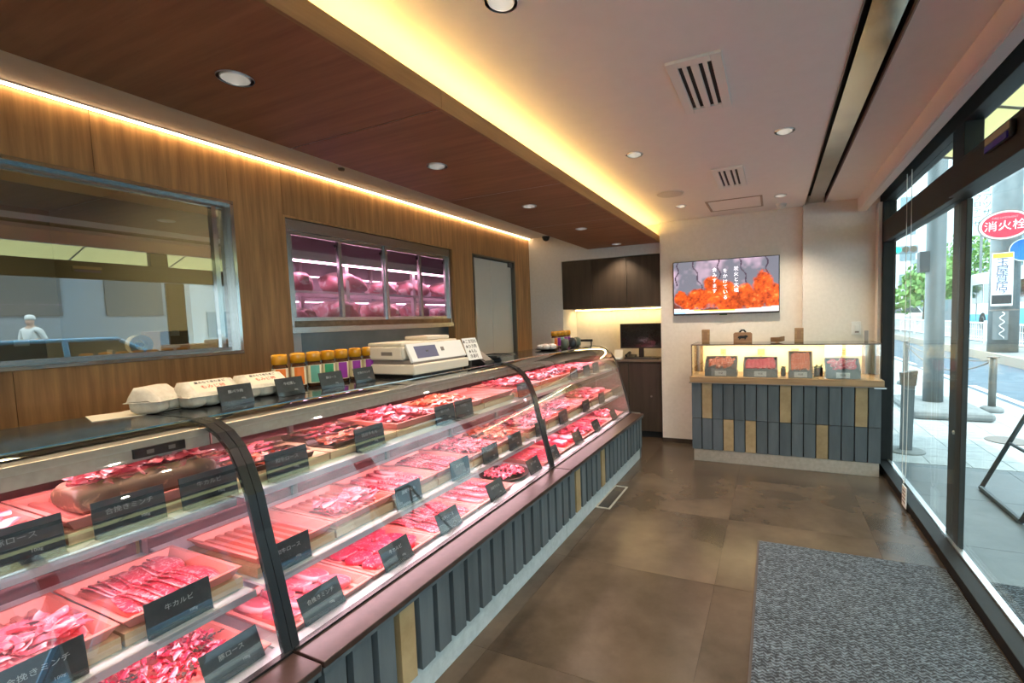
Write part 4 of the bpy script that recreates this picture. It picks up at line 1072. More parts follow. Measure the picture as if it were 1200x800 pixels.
def gift_box(xa, xb, kind, h, label, k, m):
    xc = (xa+xb)/2; w = xb-xa
    t = thing('meat_gift_box', label, 'meat box', (xc, 4.98, .8725), group='boxed meats in the lit glass counter')
    MB().box(-w/2, w/2, -.075, .10, 0, .05).box(-w/2, w/2, -.075, -.069, .05, .078).build('box_base', boxgrey, t, bevel=.002)
    hold = MB()
    hold.box(-w/2+.01, w/2-.01, -.002, h, 0, .006).box(-w/2, -w/2+.01, -.012, h, 0, .04).box(w/2-.01, w/2, -.012, h, 0, .04).box(-w/2+.01, w/2-.01, h-.008, h, .006, .04)
    ang = .62 if h < .2 else 1.0
    tr = hold.build('tilted_tray', boxgrey if k != 2 else inlay, t, loc=(0, -.058, .052), rot=(ang, 0, 0))
    r = random.Random(k+50)
    if kind == 'heap': mbf = heap(w-.035, h-.025, .035, 90, r, (.03, .07), (.015, .03))
    else:
        mb = MB(); fat = []
        n = 7
        for i in range(n):
            s, ft = slice_mesh((w-.03)/n*1.5, h-.025, .006, r, .008, .35)
            off = (i-(n-1)/2)*(w-.06)/n
            mb.add([(p_[0]+off, p_[1], p_[2]+.004+.0015*i) for p_ in s.v], s.f); fat += ft
        mbf = (mb, fat)
    fatbuild(*mbf, 'meat', M[m], True, tr, (0, h/2, .010))
    MB().box(-.055, .055, -.081, -.0755, .008, .058).build('front_label', M['white'], t)
    text('特選', .022, M['midgrey'], t, (0, -.0815, .034), rx90)
    MB().box(-w/2+.012, -w/2+.05, 0, .0, 0, .0) if False else None
gift_box(-.645, -.335, 'heap', .19, 'grey gift box of heaped orange pink meat, nearest the television side', 0, 'orange')
gift_box(-.275, .035, 'rows', .18, 'grey gift box of bright red meat in two blocks, second one', 1, 'lean')
gift_box(.128, .335, 'rows', .21, 'narrow upright wood-lined gift box of pink sliced meat', 2, 'orange')
gift_box(.440, .718, 'heap', .17, 'grey gift box of deep pink meat nearest the shop window', 3, 'pork')
tagw = mat('olive wood tag', (.42, .32, .15), (.5, .40, .22), rough=.6, ns=20)
for k, (x, w) in enumerate(((-.50, .055), (-.122, .068), (.20, .07), (.615, .075))):
    t = thing('wooden_tag', ['small olive wooden tag above the heaped orange meat box', 'small olive wooden tag above the bright red meat box', 'olive wooden tag behind the narrow upright box', 'olive wooden tag above the deep pink meat box'][k], 'tag', (x, 5.31, .8725), group='wooden tags at the back of the lit counter')
    MB().box(-w/2, w/2, -.004, .004, .185, .25).build('tag_board', tagw, t)
    MB().box(-.004, .004, -.004, .004, .006, .185).build('stem', tagw, t)
    MB().box(-.025, .025, -.02, .02, 0, .006).build('foot', tagw, t)
    for j in range(2): MB().box(-w/2+.012, w/2-.012, -.0046, -.004, .205+.02*j, .212+.02*j).build('print_line', M['darkcab'], t)
for k, (x, y, lab) in enumerate(((.085, 5.03, 'small dark pot with green leaves left of the narrow box'), (.372, 5.05, 'small dark pot with leaves right of the narrow box'), (.412, 5.10, 'small dark pot with leaves left of the deep pink box'))):
    t = thing('tiny_plant', lab, 'plant', (x, y, .8725))
    MB().lathe([(.018, 0), (.024, .02), (.022, .075), (.018, .08)], n=14).build('pot', M['black'], t, smooth=True)
    mb = MB(); r = random.Random(k+9)
    for q in range(14):
        a, e, l = r.uniform(0, 6.28), r.uniform(.2, 1.2), r.uniform(.025, .05)
        c = Vector((math.cos(a)*math.cos(e), math.sin(a)*math.cos(e), math.sin(e))); s = Vector((-math.sin(a), math.cos(a), 0))*.011
        p0 = Vector((0, 0, .078)); mb.quad(p0, p0+c*l*.5+s, p0+c*l, p0+c*l*.5-s)
    mb.build('leaves', mat('dark green leaf', (.05, .12, .04), rough=.5) if k == 0 else bpy.data.materials['dark green leaf'], t)
# things on the glass top
zt = gz1 + .0075
def block(x, lab):
    t = thing('wooden_block', lab, 'ornament', (x, 5.24, zt))
    MB().box(-.04, .04, -.025, .025, 0, .14).build('block', M['oak'], t, bevel=.003)
    MB().box(-.02, .02, -.027, -.025, .03, .115).build('plaque', mat('engraved strip', (.30, .17, .09), rough=.6) if x < 0 else bpy.data.materials['engraved strip'], t)
block(-.672, 'pale wooden block on the glass top below the television')
block(.232, 'pale wooden block on the glass top before the pillar edge')
pq = thing('bull_plaque', 'brown wooden plaque with a black bull silhouette on the glass top', 'ornament', (-.295, 5.20, zt))
browny = mat('brown plaque wood', (.28, .15, .08), (.36, .21, .12), rough=.5, ns=8, stretch=(1, 5, 5))
MB().prism([(-.092, 0), (.092, 0), (.092, .092), (.075, .105), (-.075, .105), (-.092, .092)], 'y', -.012, .012).build('board', browny, pq, bevel=.003)
MB().prism([(-.05, .045), (-.045, .062), (-.02, .07), (.012, .068), (.03, .076), (.047, .07), (.052, .058), (.038, .052), (.03, .04), (.026, .03), (.018, .03), (.018, .042), (-.02, .042), (-.028, .03), (-.036, .03), (-.034, .042)], 'y', -.0145, -.012).build('bull_silhouette', M['black'], pq)
MB().tube([(-.03, 0, .105), (-.012, 0, .128), (.012, 0, .128), (.03, 0, .105)], .009, 8).build('top_handle', M['black'], pq, smooth=True)
bw = thing('wooden_boat_bowl', 'small brown boat shaped wooden bowl on the glass top', 'bowl', (.035, 5.16, zt))
MB().grid(lambda u, v: ((u-.5)*.13, (v-.5)*.07*math.sin(math.pi*min(max(u, .06), .94)), .004+.045*(2*abs(v-.5))**1.6+.03*max(0, u-.6)), 16, 8).build('bowl', browny, bw, smooth=True)
MB().lathe([(.022, 0), (.016, .008)], n=12).build('foot', browny, bw)
MB().grid(lambda u, v: ((u-.5)*.122, (v-.5)*.062*math.sin(math.pi*min(max(u, .06), .94)), .008+.043*(2*abs(v-.5))**1.6+.03*max(0, u-.6)), 16, 8).build('bowl_inside', browny, bw, smooth=True)
tag(MB().box(-.016, .016, -.012, .012, 0, .105).build('grey_stand', mat('taupe acrylic', (.34, .28, .24), rough=.4), None, loc=(.797, 5.18, zt), bevel=.002), 'small taupe upright stand at the window end of the glass top', 'stand')

# ------------------------------------------------------------------ cold store contents (behind window_2)
coldled = glow('cold store LED', (1.0, 0.50, 0.74), 10.0)
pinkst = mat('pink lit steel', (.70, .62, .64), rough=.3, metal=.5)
cs = thing('cold_store_rack', 'steel cold store rack with two shelves behind the sashes', 'rack', (-3.80, 3.90, 0))
RY = (-1.70, -.85, .0, .85, 1.70)
for x in (-.30, .30):
    for y in RY: MB().box(x-.018, x+.018, y-.018, y+.018, .865, 2.12).build('post', pinkst, cs)
for z in (1.03, 1.55, 1.795):
    mb = MB()
    mb.box(-.33, -.315, -1.72, 1.72, z-.02, z).box(.315, .33, -1.72, 1.72, z-.02, z)
    for k in range(70): mb.box(-.315, .315, -1.715+.0495*k, -1.707+.0495*k, z-.008, z-.002)
    mb.build('wire_shelf', pinkst, cs)
MB().box(.27, .40, -1.73, 1.73, 2.03, 2.10).build('top_rail', pinkst, cs)
MB().box(.36, .40, -1.70, 1.70, 2.018, 2.03).build('front_tube', coldled, cs)
for z in (1.985, 1.74):
    for ya, yb in zip(RY, RY[1:]):
        t = MB().box(-.31, -.28, ya+.03, yb-.03, z, z+.012).build('lamp_bar', M['white'], cs)
        MB().box(-.305, -.285, ya+.04, yb-.04, z-.008, z).build('tube', coldled, cs if False else t)
chunks_ = [(-3.62, 2.62, 1.797, .34, .34, .15), (-3.62, 3.10, 1.797, .34, .46, .17), (-3.60, 3.55, 1.797, .30, .34, .12), (-3.62, 4.00, 1.797, .30, .40, .16), (-3.62, 4.60, 1.797, .32, .50, .17),
          (-3.60, 2.62, 1.552, .30, .24, .10), (-3.58, 3.02, 1.552, .34, .40, .17), (-3.58, 3.50, 1.552, .34, .42, .16), (-3.60, 4.02, 1.552, .32, .30, .15), (-3.60, 4.5, 1.552, .30, .36, .12)]
for k, (x, y, z, lx, ly, lz) in enumerate(chunks_):
    o = fatbuild(*lump(lx, ly*.82, lz, random.Random(k+77), 30, 20, .85, .17), 'meat_joint', M['joint'], True, None, (x, y, z))
    up = k < 5
    tag(o, f'pink meat joint, {ORD[k if up else k-5]} from the jars along the cold store\'s {"upper" if up else "lower"} shelf', 'meat', 'meat joints in the cold store')
# ------------------------------------------------------------------ kitchen sill things (behind window_1)
kt = thing('kitchen_bench', 'dark kitchen bench just inside the big window', 'bench', (-3.45, .8, 0))
MB().box(-.34, .34, -1.2, 1.15, 1.30, 1.34).build('bench_top', M['steel'], kt)
for x in (-.3, .3):
    for y in (-1.15, 1.1): MB().box(x-.02, x+.02, y-.02, y+.02, 0, 1.30).build('leg', M['steel'], kt)
def carton(y, x, w, d, h, lab):
    t = thing('cardboard_box', lab, 'box', (x, y, 1.3405), rnd.uniform(-.15, .15))
    MB().box(-d/2, d/2, -w/2, w/2, 0, h).build('carton', M['card_board'], t, bevel=.003)
    MB().box(-d/2-.001, d/2+.001, -.025, .025, h-.03, h+.001).build('tape', M['paper'], t)
carton(.98, -3.35, .16, .16, .14, 'brown cardboard box behind the big window, nearest')
carton(1.58, -3.34, .16, .16, .16, 'brown cardboard box beside the tape dispenser')
td = thing('tape_dispenser', 'beige tape dispenser with a roll behind the big window', 'tape dispenser', (-3.25, 1.40, 1.3405))
MB().prism([(-.12, 0), (.11, 0), (.11, .05), (.06, .05), (-.06, .035), (-.12, .07)], 'x', -.03, .03).build('dispenser_body', M['offwhite'], td)
MB().lathe([(.03, -.024), (.055, -.024), (.055, .024), (.03, .024), (.03, -.024)], n=22, caps=False).build('tape_roll', M['paper'], td, loc=(0, .01, .088), rot=(0, math.pi/2, 0))
MB().lathe([(.012, -.03), (.012, .03)], n=10).build('axle', M['black'], td, loc=(0, .01, .088), rot=(0, math.pi/2, 0))
# ------------------------------------------------------------------ outside: ground, canopy, street
GX = 5.3
pv = struct(MB().box(1.0, 3.3, -8, 60, -.12, -.008).build('pavement', M['concrete']))
for j in range(28):
    for i in range(7):
        y = 5.42 + .31*j; x = 1.06 + .318*i
        MB().box(x+.003, x+.315, y+.003, y+.307, -.008, 0).build('paver', M['paver'], pv)
MB().box(1.03, 3.28, 14.2, 60, -.008, -.001).build('paver_field', M['paver'], pv)
ap = mat('apron tile', (0.10, 0.12, 0.13), (0.14, 0.16, 0.172), rough=0.4, ns=3, detail=8)
for j in range(8):
    for i in range(2):
        y = 4.505 - .9*j
        MB().box(1.03+.9*i+.002, 1.03+.9*(i+1)-.002, y+.002, y+.9-.002, -.008, 0).build('apron_tile', ap, pv)
MB().box(2.84, 3.28, -8, 5.41, -.008, -.001).build('paver_field', M['paver'], pv)
rd = struct(MB().box(3.3, 7.2, -8, 70, -.14, -.02).box(7.2, 14.0, -8, 95, -.1, .19).box(3.3, 7.2, 70, 95, -.14, .19).box(14, 17, -8, 95, -.1, .30).build('road', M['asphalt']))
for k in range(8):
    MB().box(3.42, 3.54, 2.5+3.2*k, 4.9+3.2*k, -.02, -.016).build('road_line', M['white'], rd)
for x in (10.4, 10.6):
    MB().box(x, x+.12, 8, 70, .19, .194).build('road_line', M['white'], rd)
MB().box(8.0, 8.15, -5, 70, .19, .194).build('road_line', M['white'], rd)
isl = struct(MB().prism([(5.3, 6), (6.9, 6), (6.9, 70), (5.9, 70), (5.5, 18)], 'z', -.1, .20).build('traffic_island', M['concrete']))
MB().prism([(5.22, 6), (5.32, 6), (5.52, 18), (5.92, 70), (5.80, 70), (5.42, 18)], 'z', -.1, .215).build('kerb', mat('brown kerb', (.40, .33, .27), rough=.8, ), isl)
om = thing('outdoor_mat', 'grey woven mat outside the glass door', 'mat', (1.75, 1.8, 0))
MB().box(-.70, .70, -1.34, 1.34, .001, .009).build('pile', M['mat'], om)
MB().box(-.70, .70, 1.34, 1.35, .0005, .006).build('edging', M['black'], om)
# building above the shop and its cream canopy
bl = struct(MB().box(-6, 1.06, -9, 8.0, 2.92, 9.5).box(.6, 1.06, 5.8, 8.0, 0, 2.92).build('upper_storey', M['concrete']))
cp = struct(sroot('awning', 'cream cloth awning sloping over the pavement'))
def awning_mat():
    m, N, L, b = _nt('cream awning cloth'); N.remove(b)
    df = N.new('ShaderNodeBsdfDiffuse'); tr = N.new('ShaderNodeBsdfTranslucent'); mx = N.new('ShaderNodeMixShader')
    df.inputs[0].default_value = (.80, .72, .36, 1); tr.inputs[0].default_value = (.60, .52, .23, 1); mx.inputs[0].default_value = .6
    L.new(df.outputs[0], mx.inputs[1]); L.new(tr.outputs[0], mx.inputs[2]); L.new(mx.outputs[0], N['Material Output'].inputs[0]); return m
creamc = awning_mat()
AZ = lambda x: 2.97 - .30*(x-1.07)
for k in range(9):
    y = 5.40 - 1.15*(k+1)
    MB().quad((1.09, y+.006, AZ(1.09)), (2.72, y+.006, AZ(2.72)), (2.72, y+1.144, AZ(2.72)), (1.09, y+1.144, AZ(1.09))).build('awning_cloth', creamc, cp)
    MB().tube([(1.09, y+1.15, AZ(1.09)-.008), (2.72, y+1.15, AZ(2.72)-.008)], .010, 6).build('awning_rib', M['midgrey'], cp)
MB().box(2.71, 2.75, -4.95, 5.42, AZ(2.72)-.03, AZ(2.72)+.015).build('front_bar', M['midgrey'], cp)
MB().box(1.064, 1.12, -4.95, 5.42, 2.90, 2.99).build('wall_bar', mat('blue grey flashing', (.25, .30, .38), rough=.4), cp)

def bollard(x, y, h, lab, r=.045, base=.13, head=True):
    t = thing('bollard', lab, 'bollard', (x, y, 0))
    MB().lathe([(base, 0), (base, .05), (base*.75, .075), (r, .08)], n=22).build('base', M['concrete'], t, smooth=True)
    MB().lathe([(r, .08), (r, h-.05), (r*.8, h-.03)], n=16).build('post', mat('bollard steel', (.22, .21, .19), rough=.4, metal=.5) if 'bollard steel' not in bpy.data.materials else bpy.data.materials['bollard steel'], t, smooth=True)
    if head: MB().lathe([(r*.5, h-.03), (r*1.3, h-.02), (r*1.3, h-.008), (r*.5, h)], n=14).box(-r*1.6, r*1.6, -.012, .012, h-.022, h-.008).build('cap', M['midgrey'], t)
    return t
bollard(2.82, 8.42, .79, 'steel bollard with a round concrete foot outside the sliding door')
bollard(2.37, 11.1, .865, 'farther steel bollard seen through the fixed pane')
ch = MB(); p0, p1 = Vector((2.37, 11.1, .80)), Vector((2.82, 8.42, .73))
for sag in (.10, .30):
    ch.tube([p0.lerp(p1, t) - Vector((0, 0, sag*4*t*(1-t))) for t in [k/14 for k in range(15)]], .012, 6)
tag(ch.build('chain', M['midgrey'], None, smooth=True), 'double sagging chain strung between the two steel bollards', 'chain')
st = thing('tilted_post_stand', 'grey tapered post with a flared head standing on a round plate', 'stand', (1.27, 5.86, 0))
MB().lathe([(.17, 0), (.17, .012), (.15, .018)], n=28).build('base_plate', M['concrete'], st)
MB().prism([(-.05, .018), (.05, .018), (.065, .70), (-.045, .70)], 'y', -.03, .03).build('post', mat('grey post', (.15, .17, .18), (.19, .21, .22), rough=.4, ns=5), st, bevel=.004)
MB().prism([(-.05, .70), (.07, .70), (.085, .86), (-.06, .83)], 'y', -.05, .05).build('head', mat('taupe head', (.17, .145, .12), rough=.5), st, bevel=.005)
mh = MB().lathe([(.19, .0), (.19, .008), (.17, .010)], n=30).build('manhole_cover', M['midgrey'], None, loc=(2.36, 6.62, 0.001)); tag(mh, 'round dark manhole cover in the pale pavers', 'manhole')
wallg_ = mat('dark box grey', (.05, .06, .065), rough=.6)
# slim pole on a round-ended plinth
sl = thing('street_pole', 'slim grey street pole on a low concrete plinth by the pavement', 'pole', (2.16, 8.5, 0))
MB().box(-.42, .45, -.9, .55, 0, .11).build('plinth', M['concrete'], sl, bevel=.05)
polem = mat('street pole steel', (.15, .175, .18), (.19, .215, .22), rough=.5, ns=4, metal=.2)
MB().lathe([(.125, .11), (.12, 1.4), (.115, 7.5)], n=20).build('shaft', polem, sl, smooth=True)
MB().box(-.21, -.08, -.08, .08, 2.02, 2.32).build('control_box', wallg_, sl, bevel=.01)
# thick pole with the signs
up = thing('utility_pole', 'thick grey pole carrying the red hydrant sign and adverts', 'pole', (5.85, 16.9, .20))
MB().lathe([(.33, 0), (.32, 3), (.30, 10)], n=24).build('shaft', polem, up, smooth=True)
MB().lathe([(.335, 1.15), (.335, 1.19)], n=24).lathe([(.330, 2.75), (.330, 2.79)], n=24).build('band', M['midgrey'], up)
th = -.335
def facing(name, label, cat, d, x, y, z):
    return thing(name, label, cat, (x, y, z), th)
hs_ = facing('hydrant_sign', 'red oval fire hydrant sign with a white rim', 'sign', 0, 5.62, 16.33, 3.63)
MB().lathe([(.40, -.02), (.40, .02)], n=40).build('rim_plate', M['midgrey'], hs_, rot=rx90).scale = (1.38, 1, 1)
o = MB().lathe([(.37, -.02), (.37, .026)], n=40).build('white_rim', M['white'], hs_, rot=rx90); o.scale = (1.4, 1, 1)
o = MB().lathe([(.33, -.02), (.33, .032)], n=40).build('red_disc', mat('sign red', (.70, .03, .06), rough=.4), hs_, rot=rx90); o.scale = (1.4, 1, 1)
text('消火栓', .28, M['white'], hs_, (0, -.036, -.03), rx90, ext=.002)
text('FIRE HYDRANT', .075, M['chalk'], hs_, (0, -.036, .19), rx90, ext=.002)
MB().box(-.03, .03, .02, .33, -.04, .04).build('bracket', M['midgrey'], hs_)
bs = facing('blue_sign', 'round blue road sign beside the hydrant sign', 'sign', 0, 6.05, 16.38, 2.95)
MB().lathe([(.30, -.015), (.30, .015)], n=36).build('white_rim', M['white'], bs, rot=rx90)
MB().lathe([(.275, -.015), (.275, .02)], n=36).build('blue_disc', mat('sign blue', (.02, .16, .55), rough=.4), bs, rot=rx90)
MB().box(-.03, .03, .01, .35, -.03, .03).build('bracket', M['midgrey'], bs)
vs = facing('pole_advert', 'white vertical shop advert strapped to the thick pole', 'sign', 0, 5.66, 16.50, 2.20)
MB().box(-.22, .22, -.03, .0, -.72, .72).build('board', M['white'], vs, bevel=.02)
MB().box(-.20, .20, -.034, -.03, .58, .70).build('orange_band', mat('orange band', (.85, .40, .05), rough=.5), vs)
MB().box(-.20, .20, -.034, -.03, -.66, -.42).build('black_band', M['card'], vs)
ink = mat('blue ink', (.03, .06, .16), rough=.5)
for k, c in enumerate('玉屋質店'): text(c, .27, ink, vs, (0, -.032, .44-.215*k), rx90, ext=.002)
text('→', .2, ink, vs, (0, -.032, -.34), (math.pi/2, 0, 0), ext=.002)
ws = facing('pole_lettering', 'white wavy lettering strip on the thick pole below the advert', 'sign', 0, 5.66, 16.52, .98)
MB().box(-.16, .16, -.01, 0, -.42, .36).build('strip_board', polem, ws)
MB().tube([(.03+.05*math.sin(k*1.1), -.016, .34-.038*k) for k in range(20)], .014, 6).build('squiggle', M['white'], ws, smooth=True)
# a-frame stand outside the door
af = thing('folding_sign_stand', 'dark folding sign stand outside the sliding door', 'stand', (1.55, 4.45, 0))
gm = mat('stand metal', (.06, .075, .08), rough=.4, metal=.4)
for y in (.33, -.35):
    MB().tube([(0, y, .015), (.42, y+.02, .98)], .017, 8).build('leg', gm, af, smooth=True)
    MB().tube([(.80, y, .015), (.42, y+.02, .98)], .017, 8).build('leg', gm, af, smooth=True)
MB().tube([(0, .33, .018), (0, -.35, .018)], .02, 8).build('foot_bar', gm, af)
MB().tube([(.80, .33, .018), (.80, -.35, .018)], .02, 8).build('foot_bar', gm, af)
MB().tube([(.17, .335, .40), (.17, -.34, .40)], .013, 8).build('cross_bar', gm, af)
MB().tube([(.42, .35, .98), (.42, -.33, .98)], .015, 8).build('top_bar', gm, af)
# street fences: each panel a thing with rails and balusters
fence_mats = mat('white fence paint', (.78, .80, .80), rough=.5)
def fence(x, y, L, label, group, first={}):
    if L in first: return dup(first[L], (x, y, .20), label=label)
    t = thing('street_fence', label, 'fence', (x, y, .20), group=group)
    for z in (.72, .12): MB().box(-.02, .02, -L/2, L/2, z-.025, z+.025).build('rail', fence_mats, t)
    for s in (-1, 1): MB().box(-.03, .03, s*L/2-.03*(1+s)/2-.0, s*L/2+.03*(1-s)/2, 0, .80).build('post', fence_mats, t)
    n = int(L/.14)
    for k in range(1, n): MB().box(-.009, .009, -L/2+L*k/n-.009, -L/2+L*k/n+.009, .14, .70).build('baluster', fence_mats, t)
    first[L] = t
    return t
for k in range(10): fence(6.55, 1.0+2.9*k+6.2, 2.86, f'white street fence panel, {ORD[k]} along the traffic island', 'street fence panels')
for k in range(5): fence(5.9, -6.3+2.9*k, 2.86, f'white street fence panel on the side opposite the door, {ORD[k]}', 'street fence panels opposite the shop')

# vehicles
tyre = mat('tyre', (.02, .02, .02), rough=.8); dglass = mat('dark car glass', (.03, .045, .05), rough=.08, coat=.3)
def wheels(t, xs, ys, r, w=.2):
    for y in ys:
        for x in xs:
            q = MB().lathe([(r*.55, -w/2), (r*.95, -w/2), (r, -w/3), (r, w/3), (r*.95, w/2), (r*.55, w/2)], n=22).build('wheel', tyre, t, loc=(x, y, r), rot=(0, math.pi/2, 0))
            MB().lathe([(r*.56, -w/2+.01), (r*.5, -w/2-.005), (r*.56, w/2-.01), (r*.5, w/2+.005)], n=16).build('hub', M['alu'], q)
def car(x, y, z, m, label, sc=1.0, rz=0.0):
    t = thing('parked_car', label, 'car', (x, y, z), rz); t.scale = (sc,)*3
    side = [(-1.85, .30), (1.85, .30), (1.88, .62), (1.75, .82), (.95, .92), (-1.75, .95), (-1.88, .70)]
    mb = MB(); mb.v = []; mb.prism(side, 'x', -.82, .82)
    mb.build('body', m, t, bevel=.06)
    cab = MB(); lo = [(-.78, -1.70, .93), (.78, -1.70, .93), (.78, 1.0, .93), (-.78, 1.0, .93)]; hi = [(-.66, -1.35, 1.40), (.66, -1.35, 1.40), (.66, .30, 1.40), (-.66, .30, 1.40)]
    cab.add(lo+hi, [(0,1,5,4),(1,2,6,5),(2,3,7,6),(3,0,4,7)]).build('windows', dglass, t)
    MB().box(-.67, .67, -1.38, .33, 1.385, 1.45).build('roof', m, t, bevel=.03)
    pil = MB()
    for s in (-1, 1):
        for (ya, yb) in ((-1.72, -1.36), (1.02, .31), (-.35, -.35)): pil.tube([(s*.785, ya, .93), (s*.675, yb, 1.40)], .035, 6)
    pil.build('pillars', m, t)
    wheels(t, (-.74, .74), (-1.2, 1.2), .30)
    MB().box(-.7, -.4, 1.84, 1.895, .55, .68).box(.4, .7, 1.84, 1.895, .55, .68).build('headlamps', M['white'], t)
blue = mat('sky blue car paint', (.10, .36, .62), rough=.25, coat=.6)
whitep = mat('white car paint', (.75, .77, .78), rough=.25, coat=.6); greyp = mat('grey car paint', (.16, .18, .22), rough=.25, coat=.6)
car(4.4, 3.7, -.02, blue, 'sky blue car on the street, mirrored in the kitchen window')
car(9.0, 45.5, .19, whitep, 'white car far down the street, nearest the thin pole', 1.0, .5)
car(7.0, 51.5, .19, greyp, 'grey car far down the street at the frame side', 1.0, .3)
car(10.4, 58.0, .19, whitep, 'second white car far down the street', 1.0, 1.1)
bus = thing('city_bus', 'white and blue city bus passing behind the thick pole', 'bus', (11.7, 29.6, .19))
MB().box(-1.22, 1.22, -5.0, 5.2, .35, 3.15).build('bus_body', whitep, bus, bevel=.12)
MB().box(-1.235, -1.222, -4.8, 5.0, .38, .85).build('blue_skirt', mat('bus blue', (.02, .42, .72), rough=.3), bus)
MB().box(-1.24, -1.222, -4.8, .2, .85, 1.15).build('blue_stripe', bpy.data.materials['bus blue'], bus)
for k in range(6): MB().box(-1.235, -1.222, -4.7+1.6*k, -3.25+1.6*k, 1.45, 2.5).build('side_window', dglass, bus, bevel=.005)
MB().box(-1.1, 1.1, 5.2, 5.215, 1.2, 2.6).build('windscreen', dglass, bus)
MB().box(-1.24, -1.222, 4.1, 4.15, .5, 2.5).build('door_post', M['black'], bus)
wheels(bus, (-1.1, 1.1), (-2.6, 3.2), .48, .28)
# trees
def tree(x, y, h, r, n, seed, label):
    t = thing('street_tree', label, 'tree', (x, y, .19), group='street trees')
    q = random.Random(seed)
    MB().tube([(0, 0, 0), (.05, .02, h*.35), (-.03, .05, h*.62)], [.13, .10, .05], 8).build('trunk', M['bark'], t, smooth=True)
    mb = MB()
    cl = [(q.gauss(0, r*.42), q.gauss(0, r*.42), h*.68+q.gauss(0, r*.26), q.uniform(.35, .6)*r) for _ in range(11)]
    for _ in range(n):
        c = cl[q.randrange(len(cl))]
        d = Vector((q.gauss(0, 1), q.gauss(0, 1), q.gauss(0, .8))).normalized()
        p = Vector(c[:3]) + d*c[3]*q.uniform(.75, 1.05); s = q.uniform(.10, .19)
        a = (d + Vector((q.gauss(0, .5), q.gauss(0, .5), q.gauss(0, .5)))).normalized(); u = a.orthogonal().normalized()*s; v = a.cross(u)*.7
        mb.quad(p-u, p-v, p+u, p+v)
    o = mb.build('crown', M['leaf'], t); o['kind'] = 'stuff'
for k, (x, y, h, r) in enumerate([(7.9, 33.0, 3.9, 1.5), (10.2, 38.5, 4.4, 1.6), (13.4, 43.5, 6.6, 2.3), (19.5, 40.5, 6.2, 2.3), (17.0, 34.5, 5.6, 1.9)]):
    tree(x, y, h, r, 1500, k+3, ['bushy green tree left of the slim pole', 'bushy green tree just behind the slim pole', 'green tree above the bus, left of the thick pole', 'green tree behind the thick pole', 'green tree right of the thick pole'][k])
# far buildings
def building(name, x0, x1, y0, y1, h, m, wm, fx, label, nfl, ncol, wz=1.3, faces='yx'):
    t = thing('building', label, 'building', ((x0+x1)/2, (y0+y1)/2, .19)); cx, cy = (x0+x1)/2, (y0+y1)/2
    MB().box(x0-cx, x1-cx, y0-cy, y1-cy, 0, h).build('wall', m, t)
    MB().box(x0-cx-.1, x1-cx+.1, y0-cy-.1, y1-cy+.1, h, h+.3).build('parapet', m, t)
    fh = h/nfl
    if 'y' in faces:
        w = (x1-x0)/ncol
        for j in range(nfl):
            for i in range(ncol):
                q = MB().box(x0-cx+w*(i+.22), x0-cx+w*(i+.78), y0-cy-.06, y0-cy+.02, fh*j+fh*.35, fh*j+fh*.35+wz).build('window', wm, t)
    if 'x' in faces:
        nc = max(2, int((y1-y0)/3)); w = (y1-y0)/nc
        for j in range(nfl):
            for i in range(nc):
                MB().box(x0-cx-.06, x0-cx+.02, y0-cy+w*(i+.2), y0-cy+w*(i+.8), fh*j+fh*.35, fh*j+fh*.35+wz).build('window', wm, t)
    return t
wallw = mat('white render', (.78, .80, .80), rough=.8); wallg = mat('grey render', (.26, .30, .33), rough=.8); wallp = mat('pale grey tile', (.50, .52, .50), (.56, .58, .56), rough=.6, ns=4)
wpane = mat('far window', (.22, .30, .33), rough=.2)
building('a', 12.0, 22.0, 62, 72, 22, wallw, wpane, 0, 'tall white apartment building far beyond the slim pole', 8, 4)
building('b', 12.2, 14.0, 50, 55, 5.5, wallg, wpane, 0, 'dark grey block far behind the slim pole', 2, 1)
building('c', 18.5, 28, 46, 60, 16, wallw, wpane, 0, 'pale building behind the bus and thick pole', 6, 4)
building('e', 5.0, 10.5, 78, 86, 5.0, wallp, wpane, 0, 'low pale building closing the street end', 2, 5, faces='y')
building('d', 20.0, 29, 13.5, 30, 13, wallp, wpane, 0, 'pale tiled building across the street', 5, 3)
hb = building('f', 17.0, 24, -3.5, 11.5, 5.6, wallg, dglass, 0, 'dark grey house across the street seen as reflection', 1, 3, 2.4)
MB().prism([(-8, 5.5), (8, 5.5), (7.2, 6.2), (-7.2, 6.2)], 'x', -5.2, 4).build('roof', wallg, hb)
ts = thing('shop_tower_sign', 'pale cyan vertical signboard with black characters', 'sign', (11.39, 36.2, 5.28), -.31)
MB().box(-.42, .42, 0, .25, .45, 2.75).build('board', mat('cyan board', (.62, .85, .88), rough=.5), ts)
MB().box(-.06, .06, .05, .2, -4.7, .45).build('post', polem, ts); ts.scale = (1.08,)*3
for k, c in enumerate('アツザワ'): text(c, .42, blk, ts, (.19, -.005, 2.45-.42*k), rx90, ext=.002)
for k, c in enumerate('プロテーゼ'): text(c, .34, blk, ts, (-.21, -.005, 2.48-.35*k), rx90, ext=.002)
tl = thing('traffic_light', 'horizontal traffic light showing green beyond the window', 'traffic light', (6.1, 29.4, .19))
MB().lathe([(.09, 0), (.08, 4.6)], n=12).build('pole', polem, tl, loc=(-.9, 0, 0))
MB().tube([(-.9, 0, 4.35), (-.3, 0, 4.35)], .04, 8).build('arm', polem, tl)
hd = MB().box(-.45, .62, -.12, .12, 4.12, 4.52).build('signal_head', wallg, tl, bevel=.06)
for k, c in enumerate(('green', 'amber', 'red')):
    MB().lathe([(.15, 0), (.15, .03)], n=18).build('lamp', glow('green lamp', (.05, .9, .55), 1.6) if k == 0 else mat(c + ' lamp off', (.10, .08, .05), rough=.3), tl, loc=(-.25+.33*k, -.12, 4.32), rot=rx90)
